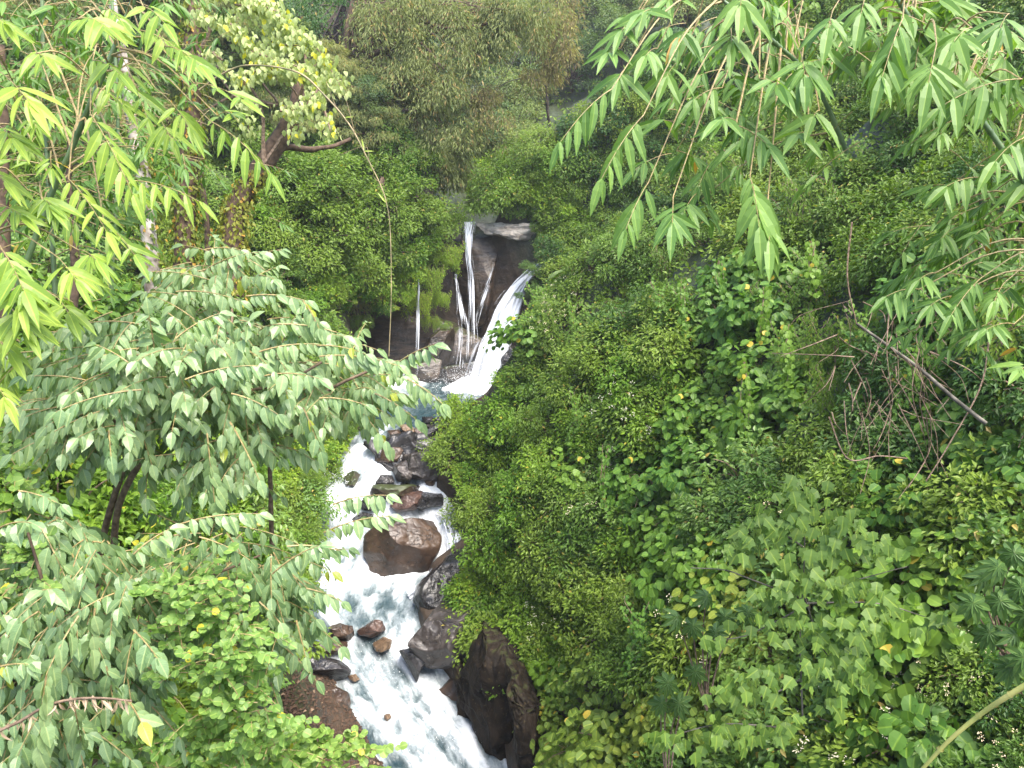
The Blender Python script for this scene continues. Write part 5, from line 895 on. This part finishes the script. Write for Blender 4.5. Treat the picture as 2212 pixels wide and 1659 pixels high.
# ------------------------------------------------------------------ big drooping trees at the top centre
def big_tree(label, trunk, limbs, blobs, mat, size, T=L_NARROW, t=27, rad=(.35, .25, .16), name='drooping_tree', hang=1.0, per=150, bark=M_BARK, dt=8):
    pts = curve([V3((x, y), q + dt) for x, y, q in trunk], 24); r = empty(name, pts[0]); tag(r, label, 'tree'); org = pts[0]; s = Acc(); a = Acc(); tube(s, pts, rad, 10, .06)
    for lb in limbs: tube(s, curve([V3((x, y), q + dt) for x, y, q in lb], 22), [.13, .09, .04], 7, .05)
    for cx, cy, ct, rx, ry, n in blobs:
        for k in range(n):
            th = RS.uniform(0, 6.28); rr = math.sqrt(RS.rand()); c = P(cx + math.cos(th) * rr * rx, cy + math.sin(th) * rr * ry, ct + dt + RS.uniform(-1, 1) * 1.4)
            foliage_clump(a, c, RS.uniform(.3, .7) * 1.25, int(per * RS.uniform(.5, 1.2)), T, size, np.array([0, -.3, .2]), hang, .4, .7, .8, 1.2)
            if k % 3 == 0: j = pts[RS.randint(8, 24)]; tube(s, curve([j, (j + c) / 2 + UP * .5, c], 8), [.04, .01], 4)
    a.build('crown', mat, r, origin=org); s.build('trunk', bark, r, origin=org); return r
M_DBARK = bark_mat('dark_bark', (.012, .009, .007), (.05, .035, .025), 4)
big_tree('large olive green tree with weeping sprays at the top centre', [(700, 330, 30), (735, 200, 29), (755, 60, 28), (780, -60, 28)],
    [[(755, 60, 28), (850, 20, 27.5), (960, 60, 27), (1060, 50, 27)], [(740, 150, 28), (820, 110, 27.5), (900, 90, 27), (960, 150, 27)], [(740, 200, 29), (820, 230, 28), (900, 240, 27)]],
    [(880, 40, 27, 110, 50, 34), (980, 60, 27.5, 120, 60, 36), (1080, 70, 27.5, 100, 70, 34), (930, 170, 27.5, 110, 60, 32), (850, 120, 28, 90, 60, 20), (1130, 30, 28, 80, 50, 18), (960, 270, 28, 90, 60, 26), (860, 230, 29, 80, 60, 18), (1010, 340, 30, 80, 60, 16), (880, 330, 30, 80, 50, 14)], M_OLIVE, .26)
big_tree('grey green tree below the weeping olive tree above the left cliff', [(690, 420, 33), (760, 300, 32), (800, 180, 31)], [[(760, 300, 32), (850, 260, 31), (930, 300, 31)]],
    [(760, 210, 29, 80, 90, 26), (800, 330, 29, 100, 60, 28), (900, 340, 29.5, 100, 50, 28), (960, 370, 31, 60, 40, 12), (730, 130, 31, 60, 60, 14), (680, 300, 31, 60, 40, 10)], M_FAR, .22, T=L_SMALL, name='grey_green_tree')
big_tree('dry tan drooping foliage tree between the olive tree and the far valley', [(1190, 300, 40), (1180, 200, 39), (1185, 60, 38), (1200, -60, 38)], [[(1182, 120, 38.5), (1200, 90, 38), (1215, 40, 38)]],
    [(1190, 60, 33, 45, 60, 14), (1210, 130, 33, 25, 50, 8), (1060, 240, 32, 30, 60, 10), (1165, 170, 33, 30, 40, 6), (1220, 20, 33, 30, 40, 6)], M_TAN, .24, t=33, dt=5, rad=(.1, .08, .06), name='dry_leaved_tree', bark=M_DBARK)
big_tree('shaded dark trunked tree at the top left of centre', [(690, 300, 33), (715, 150, 32.5), (745, 40, 32), (765, -60, 32)], [[(740, 60, 32), (790, 30, 31.5), (840, 20, 31)], [(730, 100, 32), (700, 60, 31), (640, 20, 31)]],
    [(620, 60, 28, 70, 60, 14), (700, 0, 28, 60, 20, 5), (600, 250, 28, 80, 60, 16), (800, 40, 29, 50, 40, 8), (500, 150, 28, 90, 90, 18), (560, 330, 29, 60, 40, 10)], M_DARKG, .18, T=L_SMALL, rad=(.4, .4, .5), name='dark_trunked_tree', bark=M_DBARK)
# ------------------------------------------------------------------ gravel of the left bank
v0 = np.array([(1, 0, 0), (-1, 0, 0), (0, 1, 0), (0, -1, 0), (0, 0, .7), (0, 0, -.7)], float); f0 = np.array([(0, 2, 4), (2, 1, 4), (1, 3, 4), (3, 0, 4), (2, 0, 5), (1, 2, 5), (3, 1, 5), (0, 3, 5)]); ps = []
for k in range(5200):
    px, py = RS.uniform(590, 900), RS.uniform(1440, 1680); h = hit(px, py)
    if h is None: continue
    ps.append(h[0])
ps = np.array(ps); n = len(ps); s = .05 * RS.uniform(.2, 1, n) ** 2 + .012; r_ = RS.randn(n, 6, 3) * .25
v = (ps[:, None] + (v0[None] + r_) * s[:, None, None]).reshape(-1, 3); f = (f0[None] + (np.arange(n) * 6)[:, None, None]).reshape(-1, 3)
m = leaf_mat('gravel_stone', (.028, .017, .011), (.1, .06, .038), (.2, .14, .09), .04, 0, .8)
tag(mesh_np('gravel', v, f, m, attrs={'rnd': np.repeat(RS.rand(n), 6)}), 'brown gravel and leaf litter on the left bank', 'gravel', kind='stuff')
# ------------------------------------------------------------------ haze
bpy.ops.mesh.primitive_cube_add(size=1, location=(0, 70, 8)); hz = bpy.context.object; hz.name = 'haze'; hz.scale = (330, 200, 62); hz['kind'] = 'stuff'
m, N, L = newmat('haze_air'); N.remove(N['Principled BSDF']); pv = N.new('ShaderNodeVolumePrincipled'); pv.inputs['Density'].default_value = .0006; pv.inputs['Color'].default_value = (.9, .95, 1, 1); pv.inputs['Anisotropy'].default_value = .2
L.new(pv.outputs[0], N['Material Output'].inputs['Volume']); hz.data.materials.append(m)
